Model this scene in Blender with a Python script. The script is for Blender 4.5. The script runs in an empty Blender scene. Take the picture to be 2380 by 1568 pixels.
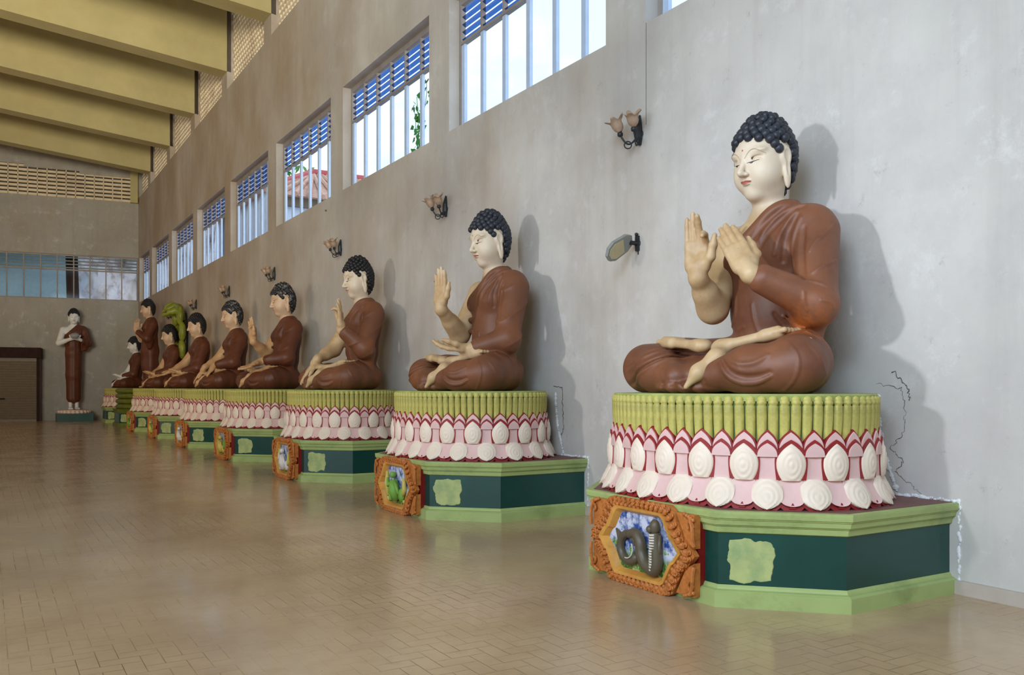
import bpy, math, random
import numpy as np
from mathutils import Vector, Matrix
random.seed(7)
SC = bpy.context.scene
COL = SC.collection
PI = math.pi
ONLY = None
RMUL = 1.0
WORLD_STR = 1.6
EXPO = 0.0
# ---------------------------------------------------------------- materials
def lin(c):
    return tuple(((v/255.)/12.92 if v/255. <= .04045 else ((v/255.+.055)/1.055)**2.4) for v in c)
def new_mat(name):
    m = bpy.data.materials.new(name); m.use_nodes = True
    nt = m.node_tree; b = nt.nodes['Principled BSDF']
    return m, nt, b
def ramp(nt, fac, stops):
    r = nt.nodes.new('ShaderNodeValToRGB')
    while len(r.color_ramp.elements) < len(stops): r.color_ramp.elements.new(.5)
    for e, (p, c) in zip(r.color_ramp.elements, stops):
        e.position = p; e.color = (c[0], c[1], c[2], 1)
    nt.links.new(fac, r.inputs[0]); return r.outputs[0]
def noise(nt, scale, detail=4, rough=.6, vec=None, stretch=None, coord='Object'):
    n = nt.nodes.new('ShaderNodeTexNoise'); n.inputs['Scale'].default_value = scale
    n.inputs['Detail'].default_value = detail; n.inputs['Roughness'].default_value = rough
    if vec is None:
        tc = nt.nodes.new('ShaderNodeTexCoord'); vec = tc.outputs[coord]
    if stretch:
        mp = nt.nodes.new('ShaderNodeMapping'); mp.inputs['Scale'].default_value = stretch
        nt.links.new(vec, mp.inputs[0]); vec = mp.outputs[0]
    nt.links.new(vec, n.inputs['Vector']); return n.outputs['Fac']
def mixc(nt, fac, a, b, mode='MIX'):
    m = nt.nodes.new('ShaderNodeMix'); m.data_type = 'RGBA'; m.blend_type = mode
    for s, v in ((m.inputs[0], fac), (m.inputs[6], a), (m.inputs[7], b)):
        if hasattr(v, 'links') or isinstance(v, bpy.types.NodeSocket): nt.links.new(v, s)
        elif isinstance(v, (int, float)): s.default_value = v
        else: s.default_value = (v[0], v[1], v[2], 1)
    return m.outputs[2]
def bump(nt, b, h, strength=.2, dist=.01):
    n = nt.nodes.new('ShaderNodeBump'); n.inputs['Strength'].default_value = strength
    n.inputs['Distance'].default_value = dist
    nt.links.new(h, n.inputs['Height']); nt.links.new(n.outputs[0], b.inputs['Normal'])
def paint(name, rgb, rough=.6, var=.18, dirt=None, dirt_amt=.5, scale=6, bumpy=.0, spec=.4, coord='Object'):
    """painted surface: base colour with soft mottling and optional patches of dirt"""
    m, nt, b = new_mat(name)
    c = lin(rgb); d = tuple(v*(1-var) for v in c); l = tuple(min(1, v*(1+var)) for v in c)
    col = ramp(nt, noise(nt, scale, 5, .65, coord=coord), [(.3, d), (.7, l)])
    if dirt:
        f = ramp(nt, noise(nt, scale*.45, 7, .72, coord=coord), [(.5, (0,0,0)), (.72, (dirt_amt,)*3)])
        col = mixc(nt, f, col, lin(dirt))
    nt.links.new(col, b.inputs['Base Color'])
    b.inputs['Roughness'].default_value = rough
    b.inputs['Specular IOR Level'].default_value = spec
    if bumpy: bump(nt, b, noise(nt, scale*9, 3, coord=coord), bumpy, .01)
    return m
M = {}
M['skin'] = paint('cream_paint', (214,186,150), .5, .10, (150,108,62), .35, 4, .08)
def skin_blend(name='cream_and_pale_paint', a0=(180,147,106), a1=(210,182,143), f0=(212,194,170), f1=(222,207,187)):
    """one body, two coats: the head and neck are repainted pale, the arms are yellowed"""
    m, nt, b = new_mat(name)
    n1 = noise(nt, 4, 5, .65); n2 = noise(nt, 2.2, 7, .72); n3 = noise(nt, 26, 3, .6)
    arm = ramp(nt, n1, [(.3, lin(a0)), (.7, lin(a1))])
    arm = mixc(nt, ramp(nt, n2, [(.5, (0,0,0)), (.72, (.4,)*3)]), arm, lin((158,112,62)))
    arm = mixc(nt, ramp(nt, n3, [(.70, (0,0,0)), (.76, (.5,)*3)]), arm, lin((120,80,44)))
    face = ramp(nt, n1, [(.3, lin(f0)), (.7, lin(f1))])
    tc = nt.nodes.new('ShaderNodeTexCoord'); sp = nt.nodes.new('ShaderNodeSeparateXYZ'); nt.links.new(tc.outputs['Object'], sp.inputs[0])
    mr = nt.nodes.new('ShaderNodeMapRange'); mr.inputs[1].default_value = 1.42; mr.inputs[2].default_value = 1.60; nt.links.new(sp.outputs[2], mr.inputs[0])
    nt.links.new(mixc(nt, mr.outputs[0], arm, face), b.inputs['Base Color']); b.inputs['Roughness'].default_value = .48
    bump(nt, b, noise(nt, 36, 3), .06, .01)
    return m
M['skin_seated'] = skin_blend()
M['skin_tan'] = skin_blend('tan_and_pink_paint', (184,142,100), (206,164,122), (204,170,140), (212,182,154))
M['skin_face'] = paint('pale_face_paint', (226,212,192), .45, .05, (196,176,148), .3, 3)
M['skin_white'] = paint('white_paint', (226,226,224), .45, .05)
M['robe'] = paint('brown_robe_paint', (116,72,50), .5, .2, (170,98,50), .45, 2.2, .12)
M['robe_dark'] = paint('dark_robe_paint', (94,50,32), .5, .2, (136,80,48), .3, 2.2, .12)
M['hair'] = paint('blue_black_paint', (44,48,58), .42, .25, bumpy=.1)
M['stamen_gap'] = paint('green_gap_paint', (128,160,92), .55, .2)
M['hair2'] = paint('black_paint', (30,30,34), .45, .25, (150,150,150), .0, 9)
M['hair_fleck'] = paint('flecked_black_paint', (30,30,34), .45, .25, (190,190,188), .75, 22)
M['eye'] = paint('dark_eye_paint', (40,30,26), .4, .05)
M['brow'] = paint('brow_line_paint', (186,164,138), .5, .05)
M['lip'] = paint('red_lip_paint', (184,108,98), .4, .08)
M['foot'] = paint('pinkish_sole_paint', (222,192,168), .5, .08, (190,140,96), .4, 9)
M['stamen'] = paint('yellow_stamen_paint', (184,176,96), .5, .2, (116,108,46), .55, 14)
M['stamen_top'] = paint('green_yellow_paint', (158,170,100), .55, .2, (120,116,60), .5, 5)
M['petal_white'] = paint('ivory_petal_paint', (232,216,200), .45, .05, (214,190,158), .5, 3.5)
M['petal_pink'] = paint('pink_petal_paint', (222,186,184), .5, .07, (200,150,140), .35, 5)
M['petal_red'] = paint('red_petal_edge_paint', (142,36,38), .5, .15)
M['mint'] = paint('light_green_paint', (164,182,116), .5, .07, (92,104,60), .6, 3.2)
M['teal'] = paint('dark_green_paint', (18,66,60), .28, .12, (30,84,76), .4, 2.0, spec=.5)
M['slab'] = paint('maroon_slab_paint', (118,82,78), .6, .15, (80,60,52), .5, 4)
M['patch'] = paint('yellow_green_patch_paint', (176,186,124), .6, .1, (112,150,106), .7, 9)
M['orange'] = paint('orange_ornament_paint', (190,116,56), .45, .2, (120,62,28), .75, 30, .15)
M['orange2'] = paint('ochre_moulding_paint', (206,150,72), .4, .15, (190,96,40), .6, 9)
M['red'] = paint('red_board_paint', (128,24,22), .45, .12)
M['snake'] = paint('grey_brown_snake_paint', (92,84,68), .4, .12)
M['snake_belly'] = paint('pale_snake_paint', (214,206,196), .4, .08)
M['leaf'] = paint('leaf_green', (70,140,60), .5, .3)
M['beige_white'] = paint('relief_white_paint', (222,218,216), .5, .06)
M['relief_green'] = paint('relief_green_paint', (120,168,70), .5, .15)
M['relief_yellow'] = paint('relief_yellow_paint', (206,190,96), .5, .15)
M['olive'] = paint('olive_green_paint', (104,112,40), .45, .3)
M['naga'] = paint('naga_green_paint', (128,134,44), .4, .35, (70,84,24), .6, 3)
M['naga_dark'] = paint('naga_dark_paint', (42,36,20), .45, .3)
M['metal_dark'] = paint('black_iron', (38,42,48), .45, .2)
M['shade_glass'] = paint('dusty_lamp_glass', (176,150,128), .4, .12, (130,100,80), .5, 12)
M['lamp_grey'] = paint('grey_lamp_housing', (142,144,140), .5, .08)
M['lamp_face'] = paint('yellowed_lamp_lens', (190,178,140), .35, .08)
M['frame_grey'] = paint('weathered_window_frame', (150,142,138), .6, .12, (110,90,80), .5, 3)
M['mullion'] = paint('sky_glow_mullion', (186,206,236), .5, .06)  # grey bars, with sky glow and bloom painted in as pale blue
M['wood'] = paint('dark_wood_top', (48,28,24), .7, .2, spec=.15)
M['shutter'] = paint('grey_brown_shutter', (112,98,80), .5, .1)
M['bowl'] = paint('steel_bowl', (150,152,150), .35, .1)
M['ridge'] = paint('red_ridge_tiles', (186,84,88), .7, .15)
M['roof_tile'] = paint('red_roof_tiles', (200,158,138), .7, .25, (170,96,84), .5, 3)
M['ext_blue'] = paint('pale_blue_wall', (160,192,212), .8, .08)
M['ext_wall'] = paint('pale_exterior_wall', (206,214,228), .8, .08)
M['rock'] = paint('mottled_rock', (244,240,248), .8, .1, (130,84,78), .95, 2.0)
M['caulk'] = paint('white_plaster_bead', (226,228,232), .8, .08)
M['crack'] = paint('dark_crack', (96,94,92), .9, .3)
M['baseboard'] = paint('beige_baseboard_tile', (186,176,166), .4, .08)
M['beam'] = paint('ochre_beam_paint', (182,170,122), .75, .12, (156,134,78), .5, .6)
M['lattice'] = paint('cream_block_paint', (224,208,180), .75, .12, (150,120,90), .5, 2)

def rust_robe():
    m, nt, b = new_mat('brown_robe_with_rust_bloom')
    n1 = noise(nt, 2.2, 7, .7); col = ramp(nt, noise(nt, 2.2, 5, .65), [(.3, lin((100,58,40))), (.7, lin((134,84,58)))])
    tc = nt.nodes.new('ShaderNodeTexCoord'); vm = nt.nodes.new('ShaderNodeVectorMath'); vm.operation = 'DISTANCE'
    nt.links.new(tc.outputs['Object'], vm.inputs[0]); vm.inputs[1].default_value = (-.04, -.60, .50)
    mr = nt.nodes.new('ShaderNodeMapRange'); mr.inputs[1].default_value = .34; mr.inputs[2].default_value = .05; nt.links.new(vm.outputs['Value'], mr.inputs[0])
    f = nt.nodes.new('ShaderNodeMath'); f.operation = 'MULTIPLY'; nt.links.new(mr.outputs[0], f.inputs[0])
    nt.links.new(ramp(nt, noise(nt, 7, 6, .7), [(.36, (0,0,0)), (.6, (.9,)*3)]), f.inputs[1])
    col = mixc(nt, f.outputs[0], col, lin((190,104,44)))
    sp = ramp(nt, noise(nt, 11, 2, .4), [(.80, (0,0,0)), (.81, (1,)*3)])
    col = mixc(nt, sp, col, lin((214,206,196)))
    nt.links.new(col, b.inputs['Base Color']); b.inputs['Roughness'].default_value = .5
    bump(nt, b, noise(nt, 20, 3), .10, .01)
    return m
M['robe_rust'] = rust_robe()
def wall_mat(name, rgb, streak=(118,108,96)):
    m, nt, b = new_mat(name)
    c = lin(rgb)
    base = ramp(nt, noise(nt, .5, 5, .6), [(.3, tuple(v*.80 for v in c)), (.7, tuple(min(1, v*1.06) for v in c))])
    st = ramp(nt, noise(nt, 1.0, 5, .65, stretch=(3.2, 3.2, .22)), [(.5, (0,0,0)), (.85, (.22,)*3)])
    col = mixc(nt, st, base, lin(streak))
    sp = ramp(nt, noise(nt, 4.5, 8, .82), [(.60, (0,0,0)), (.74, (.5,)*3)])
    col = mixc(nt, sp, col, lin((110,108,104)))
    bl = ramp(nt, noise(nt, .9, 7, .75), [(.45, (0,0,0)), (.7, (.45,)*3)])
    col = mixc(nt, bl, col, lin((176,170,172)))
    lt = ramp(nt, noise(nt, 2.2, 8, .8), [(.55, (0,0,0)), (.72, (.5,)*3)])
    col = mixc(nt, lt, col, lin((226,226,228)))
    # patchy brown stain; its growth with depth paints in the hall's dimmer, warmer light
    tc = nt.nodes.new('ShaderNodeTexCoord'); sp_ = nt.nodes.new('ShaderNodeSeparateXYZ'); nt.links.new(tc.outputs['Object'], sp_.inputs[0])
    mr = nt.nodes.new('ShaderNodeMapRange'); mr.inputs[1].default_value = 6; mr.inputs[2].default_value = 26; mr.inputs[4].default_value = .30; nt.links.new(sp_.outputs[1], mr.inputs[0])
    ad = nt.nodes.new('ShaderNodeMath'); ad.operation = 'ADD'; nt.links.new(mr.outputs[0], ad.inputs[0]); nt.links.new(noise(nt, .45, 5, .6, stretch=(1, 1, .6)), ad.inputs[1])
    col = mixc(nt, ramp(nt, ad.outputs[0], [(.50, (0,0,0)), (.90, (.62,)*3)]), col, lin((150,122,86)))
    nt.links.new(col, b.inputs['Base Color']); b.inputs['Roughness'].default_value = .62
    b.inputs['Specular IOR Level'].default_value = .3
    bump(nt, b, noise(nt, 30, 4), .12, .01)
    return m
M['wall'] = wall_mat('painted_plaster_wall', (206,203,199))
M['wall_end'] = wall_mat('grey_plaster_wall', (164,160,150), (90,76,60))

def floor_mat():
    m, nt, b = new_mat('glazed_herringbone_tile')
    N = nt.nodes; Lk = nt.links
    tc = N.new('ShaderNodeTexCoord'); sep = N.new('ShaderNodeSeparateXYZ')
    mp = N.new('ShaderNodeMapping'); W = .105
    mp.inputs['Scale'].default_value = (1/W, 1/W, 1); Lk.new(tc.outputs['Object'], mp.inputs[0])
    Lk.new(mp.outputs[0], sep.inputs[0])
    def mth(op, a, b_=None, c_=None):
        n = N.new('ShaderNodeMath'); n.operation = op
        for i, v in enumerate((a, b_, c_)):
            if v is None: continue
            if isinstance(v, (int, float)): n.inputs[i].default_value = v
            else: Lk.new(v, n.inputs[i])
        return n.outputs[0]
    x, y = sep.outputs[0], sep.outputs[1]
    ix, iy = mth('FLOOR', x), mth('FLOOR', y); fx, fy = mth('FRACT', x), mth('FRACT', y)
    k = mth('FLOORED_MODULO', mth('ADD', mth('SUBTRACT', ix, iy), 4000), 4)
    def isk(v): return mth('COMPARE', k, v, .1)
    g = .022
    L = mth('MULTIPLY', mth('LESS_THAN', fx, g), mth('SUBTRACT', 1, isk(1)))
    R = mth('MULTIPLY', mth('GREATER_THAN', fx, 1-g), mth('SUBTRACT', 1, isk(0)))
    Bt = mth('MULTIPLY', mth('LESS_THAN', fy, g), mth('SUBTRACT', 1, isk(2)))
    T = mth('MULTIPLY', mth('GREATER_THAN', fy, 1-g), mth('SUBTRACT', 1, isk(3)))
    gr = mth('MAXIMUM', mth('MAXIMUM', L, R), mth('MAXIMUM', Bt, T))
    wear = noise(nt, .55, 4, .6)
    wm = ramp(nt, wear, [(.42, (.06,)*3), (.66, (1,)*3)])
    gm = mth('MULTIPLY', gr, wm)
    base = ramp(nt, noise(nt, .7, 6, .65), [(.3, lin((172,144,112))), (.7, lin((206,180,146)))])
    st = ramp(nt, noise(nt, 1.4, 7, .7), [(.56, (0,0,0)), (.75, (.4,)*3)])
    base = mixc(nt, st, base, lin((116,92,60)))
    spk = ramp(nt, noise(nt, 16, 2, .5), [(.78, (0,0,0)), (.8, (.8,)*3)])
    base = mixc(nt, spk, base, lin((70,52,36)))
    col = mixc(nt, gm, base, lin((98,76,50)))
    Lk.new(col, b.inputs['Base Color'])
    rr = ramp(nt, noise(nt, 1.1, 6, .7), [(.3, (.11,)*3), (.75, (.28,)*3)])
    rough = mth('ADD', rr, mth('MULTIPLY', gm, .3)); Lk.new(rough, b.inputs['Roughness'])
    b.inputs['Specular IOR Level'].default_value = .55
    h = mth('SUBTRACT', mth('MULTIPLY', noise(nt, 5, 3), .5), mth('MULTIPLY', gm, .6))
    bump(nt, b, h, .12, .01)
    return m
M['floor'] = floor_mat()

def picture_mat():
    m, nt, b = new_mat('painted_sky_panel'); N = nt.nodes; Lk = nt.links
    tc = N.new('ShaderNodeTexCoord'); sep = N.new('ShaderNodeSeparateXYZ'); Lk.new(tc.outputs['Object'], sep.inputs[0])
    sky = ramp(nt, noise(nt, 9, 5, .7), [(.42, lin((46,78,150))), (.56, lin((206,212,232)))])
    grass = ramp(nt, noise(nt, 26, 5, .7), [(.35, lin((26,58,30))), (.5, lin((74,128,48))), (.66, lin((206,200,150)))])
    mr = N.new('ShaderNodeMapRange'); Lk.new(sep.outputs[2], mr.inputs[0])
    mr.inputs[1].default_value = -.115; mr.inputs[2].default_value = -.06
    col = mixc(nt, mr.outputs[0], grass, sky)
    Lk.new(col, b.inputs['Base Color']); b.inputs['Roughness'].default_value = .35
    return m
M['picture'] = picture_mat()

def glass_mat(name, tint, fac):
    m = bpy.data.materials.new(name); m.use_nodes = True; nt = m.node_tree; nt.nodes.clear()
    o = nt.nodes.new('ShaderNodeOutputMaterial'); t = nt.nodes.new('ShaderNodeBsdfTransparent')
    g = nt.nodes.new('ShaderNodeBsdfGlossy'); mx = nt.nodes.new('ShaderNodeMixShader')
    t.inputs[0].default_value = (*tint, 1); g.inputs['Roughness'].default_value = .05
    mx.inputs[0].default_value = fac
    nt.links.new(t.outputs[0], mx.inputs[1]); nt.links.new(g.outputs[0], mx.inputs[2]); nt.links.new(mx.outputs[0], o.inputs[0])
    return m
M['glass'] = glass_mat('clear_window_glass', (.93, .97, 1.0), .03)
M['glass_blue'] = glass_mat('blue_tinted_glass', (.22, .36, .62), .10)
M['glass_dim'] = glass_mat('dusty_blue_glass', (.42, .52, .58), .12)

# ---------------------------------------------------------------- mesh helpers
class MB:
    """collects vertices and faces for ONE mesh object"""
    def __init__(s): s.v = []; s.f = []; s.m = []
    def add(s, vs, fs, mi=0):
        o = len(s.v); s.v += [tuple(v) for v in vs]
        s.f += [tuple(i+o for i in f) for f in fs]; s.m += [mi]*len(fs)
        return s
    def box(s, x0, x1, y0, y1, z0, z1, mi=0):
        return s.add([(x,y,z) for x in (x0,x1) for y in (y0,y1) for z in (z0,z1)],
            [(0,1,3,2),(4,6,7,5),(0,4,5,1),(2,3,7,6),(0,2,6,4),(1,5,7,3)], mi)
    def obox(s, c, ax, ay, az, mi=0):
        c, ax, ay, az = map(Vector, (c, ax, ay, az))
        return s.add([c+ax*i+ay*j+az*k for i in (-1,1) for j in (-1,1) for k in (-1,1)],
            [(0,1,3,2),(4,6,7,5),(0,4,5,1),(2,3,7,6),(0,2,6,4),(1,5,7,3)], mi)
    def tube(s, pts, r, n=8, mi=0, cap=True, flat=1.):
        pts = [Vector(p) for p in pts]; k = len(pts)
        rs = r if isinstance(r, (list, tuple)) else [r]*k
        up = None; vs = []
        for i, p in enumerate(pts):
            d = (pts[min(i+1, k-1)]-pts[max(i-1, 0)]).normalized()
            if up is None:
                up = d.orthogonal().normalized()
            up = (up-d*up.dot(d)).normalized(); sd = d.cross(up)
            vs += [p+(up*math.cos(a)+sd*math.sin(a)*flat)*rs[i] for a in (2*PI*j/n for j in range(n))]
        fs = [(i*n+j, i*n+(j+1)%n, (i+1)*n+(j+1)%n, (i+1)*n+j) for i in range(k-1) for j in range(n)]
        if cap: fs += [tuple(range(n))[::-1], tuple((k-1)*n+j for j in range(n))]
        return s.add(vs, fs, mi)
    def lathe(s, prof, c=(0,0,0), n=16, mi=0, axis=None):
        R = Matrix.Identity(3) if axis is None else Vector((0,0,1)).rotation_difference(Vector(axis)).to_matrix()
        c = Vector(c); vs = [c+R@Vector((r*math.cos(2*PI*j/n), r*math.sin(2*PI*j/n), z)) for r, z in prof for j in range(n)]
        k = len(prof); fs = [(i*n+j, i*n+(j+1)%n, (i+1)*n+(j+1)%n, (i+1)*n+j) for i in range(k-1) for j in range(n)]
        fs += [tuple(range(n))[::-1], tuple((k-1)*n+j for j in range(n))]
        return s.add(vs, fs, mi)
    def ball(s, c, r, n=8, mi=0, sc=(1,1,1)):
        h = max(4, n//2+1); prof = []
        c = Vector(c); vs = [c+Vector((0,0,-r*sc[2]))]
        for i in range(1, h):
            a = -PI/2+PI*i/h
            vs += [c+Vector((r*math.cos(a)*math.cos(2*PI*j/n)*sc[0], r*math.cos(a)*math.sin(2*PI*j/n)*sc[1], r*math.sin(a)*sc[2])) for j in range(n)]
        vs.append(c+Vector((0,0,r*sc[2]))); e = len(vs)-1
        fs = [(0, 1+(j+1)%n, 1+j) for j in range(n)]
        fs += [(1+i*n+j, 1+i*n+(j+1)%n, 1+(i+1)*n+(j+1)%n, 1+(i+1)*n+j) for i in range(h-2) for j in range(n)]
        fs += [(1+(h-2)*n+j, 1+(h-2)*n+(j+1)%n, e) for j in range(n)]
        return s.add(vs, fs, mi)
    def prism(s, poly, prof, mi=0, capb=True, capt=True, capmi=None):
        """poly: list of (x,y) with outward offset computed; prof: [(z, offset)]"""
        n = len(poly); offs = []
        for i in range(n):
            p0, p1, p2 = Vector(poly[i-1]), Vector(poly[i]), Vector(poly[(i+1)%n])
            d1 = (p1-p0).normalized(); d2 = (p2-p1).normalized()
            n1 = Vector((d1.y, -d1.x)); n2 = Vector((d2.y, -d2.x)); b = n1+n2
            offs.append(b/ max(.2, b.dot(n1)))
        vs = [(poly[i][0] if poly[i][0] > .74 else min(.748, poly[i][0]+offs[i].x*o), poly[i][1]+offs[i].y*o, z) for z, o in prof for i in range(n)]
        k = len(prof); fs = [(i*n+j, i*n+(j+1)%n, (i+1)*n+(j+1)%n, (i+1)*n+j) for i in range(k-1) for j in range(n)]
        s.add(vs, fs, mi)
        if capt: s.add([vs[(k-1)*n+j] for j in range(n)], [tuple(range(n))], mi if capmi is None else capmi)
        if capb: s.add([vs[j] for j in range(n)], [tuple(range(n))[::-1]], mi)
        return s
    def mesh(s, name, mats, smooth=False, angle=None):
        me = bpy.data.meshes.new(name); me.from_pydata(s.v, [], s.f)
        for m in (mats if isinstance(mats, (list, tuple)) else [mats]): me.materials.append(m)
        me.polygons.foreach_set('material_index', s.m)
        if smooth: me.polygons.foreach_set('use_smooth', [True]*len(s.f))
        me.update()
        if angle is not None: me.set_sharp_from_angle(angle=math.radians(angle))
        return me
    def build(s, name, mats, parent=None, smooth=False, angle=None):
        return link(name, s.mesh(name, mats, smooth, angle), parent)
def link(name, me, parent=None):
    o = bpy.data.objects.new(name, me); COL.objects.link(o)
    if parent is not None: o.parent = parent
    return o
def tag(o, label=None, cat=None, group=None, kind=None):
    if label: o['label'] = label
    if cat: o['category'] = cat
    if group: o['group'] = group
    if kind: o['kind'] = kind
    return o
def empty(name, loc=(0,0,0), rz=0, parent=None):
    o = bpy.data.objects.new(name, None); COL.objects.link(o); o.location = loc; o.rotation_euler = (0,0,rz)
    o.empty_display_size = .1
    if parent is not None: o.parent = parent
    return o
def copy_tree(o, parent=None):
    c = o.copy(); COL.objects.link(c); c.parent = parent
    for ch in [x for x in o.children]: copy_tree(ch, c)
    return c


# ---------------------------------------------------------------- camera (level, shifted lens)
F_PX, U0, V0, XV = 2032., 1190., 898.6, -33.2
H = 1.5
AL = math.atan((U0-XV)/F_PX)
cam = bpy.data.cameras.new('camera'); co = bpy.data.objects.new('camera', cam); COL.objects.link(co)
cam.sensor_fit = 'HORIZONTAL'; cam.sensor_width = 36; cam.lens = 36*F_PX/2380
cam.shift_y = (V0-784)/2380; cam.clip_end = 300
co.location = (0,0,H); co.rotation_euler = (PI/2, 0, -AL)
SC.camera = co

WX = 6.05; S = 4.63; YW = 11.91          # wall plane, bay pitch, far edge of the first full window
ZS, ZT, ZW = 5.39, 7.42, 10.2
YE = 43.55
ER = -math.radians(8)                       # end wall stands a little askew
# floor
fl = MB(); fl.add([(-14,-8,0),(WX+.1,-8,0),(WX+.1,50,0),(-14,50,0)], [(0,1,2,3)])
tag(fl.build('floor', M['floor']), kind='structure')
# right wall with openings
w = MB(); YN = -8.
w.box(WX, WX+.28, YN, YE+.6, 0, ZS)
w.box(WX, WX+.28, YN, YE+.6, ZT, ZW)
wins = []
for k in range(-4, 8):
    yf = YW+S*k; yn = yf-3.93
    yf2 = min(yf, YE-.35)
    wins.append((k, yn, yf2))
    w.box(WX, WX+.28, yf2, (yn+S if k < 7 else YE+.6), ZS, ZT)
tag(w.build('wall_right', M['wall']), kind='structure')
# pier faces rising between the lattice bays
p = MB()
for k in range(-4, 7):
    yb = 21.5+S*k-S*2
    p.box(WX, WX+.35, yb+.1, yb+.75, ZW, 13.0)
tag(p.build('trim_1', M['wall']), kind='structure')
# the unseen left side: solid deep in the hall, open near the viewer
p = MB(); p.box(-12.3, -12, 11, 50, 0, 3.2); p.box(-12.3, -12, 11, 50, 5.2, 12.8)
y = 11
while y < 50: p.box(-12.3, -12, y, y+2.6, 3.2, 5.2); y += 4.63
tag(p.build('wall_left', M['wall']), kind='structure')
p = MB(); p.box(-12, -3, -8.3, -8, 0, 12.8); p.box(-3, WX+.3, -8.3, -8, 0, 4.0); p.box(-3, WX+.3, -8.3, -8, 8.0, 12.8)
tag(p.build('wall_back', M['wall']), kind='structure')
# vertical expansion joints
p = MB()
for y in (7.27,): p.box(WX-.002, WX+.01, y-.003, y+.003, 4.3, ZS)
tag(p.build('trim_2', M['crack']), kind='structure')
# baseboard
p = MB(); y = -7.
while y < 43: p.box(WX-.03, WX+.01, y+.002, y+.598, 0, .10); y += .6
tag(p.build('baseboard_right', M['baseboard']), kind='structure')
# far wall (askew), opening for the window strip
Em = Matrix.Translation((WX, YE, 0)) @ Matrix.Rotation(ER, 4, 'Z')
def eobj(mb, name, mats, kind='structure', parent=None, **kw):
    o = mb.build(name, mats, parent, **kw)
    if parent is None: o.matrix_world = Em
    if kind: o['kind'] = kind
    return o
e = MB()
e.box(-22, .3, 0, .3, 0, 5.45); e.box(-22, .3, 0, .3, 7.45, 10.0); e.box(-22, .3, 0, .3, 11.55, 14)
e.box(-.25, .3, 0, .3, 10.0, 11.55)
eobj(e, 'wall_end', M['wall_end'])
# pierced block screen high on the end wall: rows of wide slots
e = MB(); pc, pr = .38, .175; x = -.3; nx = 0
e.box(-14, -.28, .16, .3, 10.0, 11.55, 1)  # dark-coloured backing paints in the shade inside the slots
while x > -12:
    e.box(x-.045, x, -.02, .16, 10.0, 11.55); x -= pc
z = 10.0
while z < 11.56: e.box(-12, -.28, -.02, .16, z, z+.10); z += pr
o = eobj(e, 'trim_3', [M['lattice'], M['naga_dark']])
# stepped plaster band above the screen
e = MB()
for i in range(8): e.box(-.25-2.2*(i+1) if i else -2.45, -.25-2.2*i, -.04, .02, 11.1+.12*i, 11.7)
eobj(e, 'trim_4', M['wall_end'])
e = MB(); e.box(-.34, -.02, -.25, 0, 9.95, 12.5); eobj(e, 'trim_5', M['beam'])
# window strip in the end wall
ew = empty('window_20'); ew.matrix_world = Em; ew['kind'] = 'structure'
e = MB(); e.box(-14, 0, .08, .14, 5.45, 5.5); e.box(-14, 0, .08, .14, 7.38, 7.45); e.box(-14, 0, .08, .14, 6.74, 6.8); e.build('window_frame', M['frame_grey'], ew)
e = MB(); x = -.02
while x > -13: e.box(x-.05, x, .06, .13, 5.45, 7.45); x -= .66
e.build('mullion', M['frame_grey'], ew)
e = MB()
for r in range(4):
    z = 6.84+.15*r; e.box(-13, 0, .07, .13, z, z+.05)
e.build('louvre', M['teal'], ew)
e = MB(); e.add([(-13,.1,5.5),(0,.1,5.5),(0,.1,6.74),(-13,.1,6.74)], [(0,1,2,3)]); e.build('glass_pane', M['glass'], ew)

# side windows
def window(n, yn, yf, full):
    r = empty('window_%d' % n, (WX+.2, yn, ZS)); r['kind'] = 'structure'; L = yf-yn; Hh = ZT-ZS
    zt = 1.36
    f = MB(); f.box(-.03, .05, 0, L, 0, .03); f.box(-.03, .05, 0, L, Hh-.1, Hh); f.box(-.03, .05, L-.07, L, .03, Hh-.1); f.box(-.03, .05, 0, .05, .03, Hh-.1)
    f.build('window_frame', M['frame_grey'], r)
    f = MB(); f.box(-.04, .04, .05, L-.07, zt-.04, zt); f.build('transom', M['frame_grey'], r)
    f = MB(); g = MB(); nb = max(1, round(L/.66)); pw = (L-.12)/nb
    for i in range(nb+1):
        y = .05+pw*i
        if 0 < i < nb: g.box(-.035, .035, y-.02, y+.02, zt, Hh-.1)
        y0 = min(max(y-.045, .05), L-.16)
        f.box(-.02, .03, y0, y0+.09, .03, zt-.04)
    f.build('mullion', M['mullion'], r); g.build('louvre_post', M['frame_grey'], r)
    lv = MB(); nr = 5; ph = (Hh-.1-zt)/nr
    for j in range(nr):
        z = zt+ph*j+.01
        for i in range(nb):
            y0, y1 = .05+pw*i+.025, .05+pw*(i+1)-.025
            lv.add([(.035,y0,z),(.035,y1,z),(-.025,y1,z+.034),(-.025,y0,z+.034),(.036,y0,z-.005),(.036,y1,z-.005),(-.024,y1,z+.029),(-.024,y0,z+.029)],
                   [(0,1,2,3),(7,6,5,4),(0,4,5,1),(3,2,6,7)])
    lv.build('louvre', M['glass_blue'], r)
    gl = MB(); gl.add([(.01,.05,.03),(.01,L-.07,.03),(.01,L-.07,zt-.04),(.01,.05,zt-.04)], [(0,1,2,3)])
    gl.build('glass_pane', M['glass'], r)
for k, yn, yf in wins: window(k+5, yn, yf, True)

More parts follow.
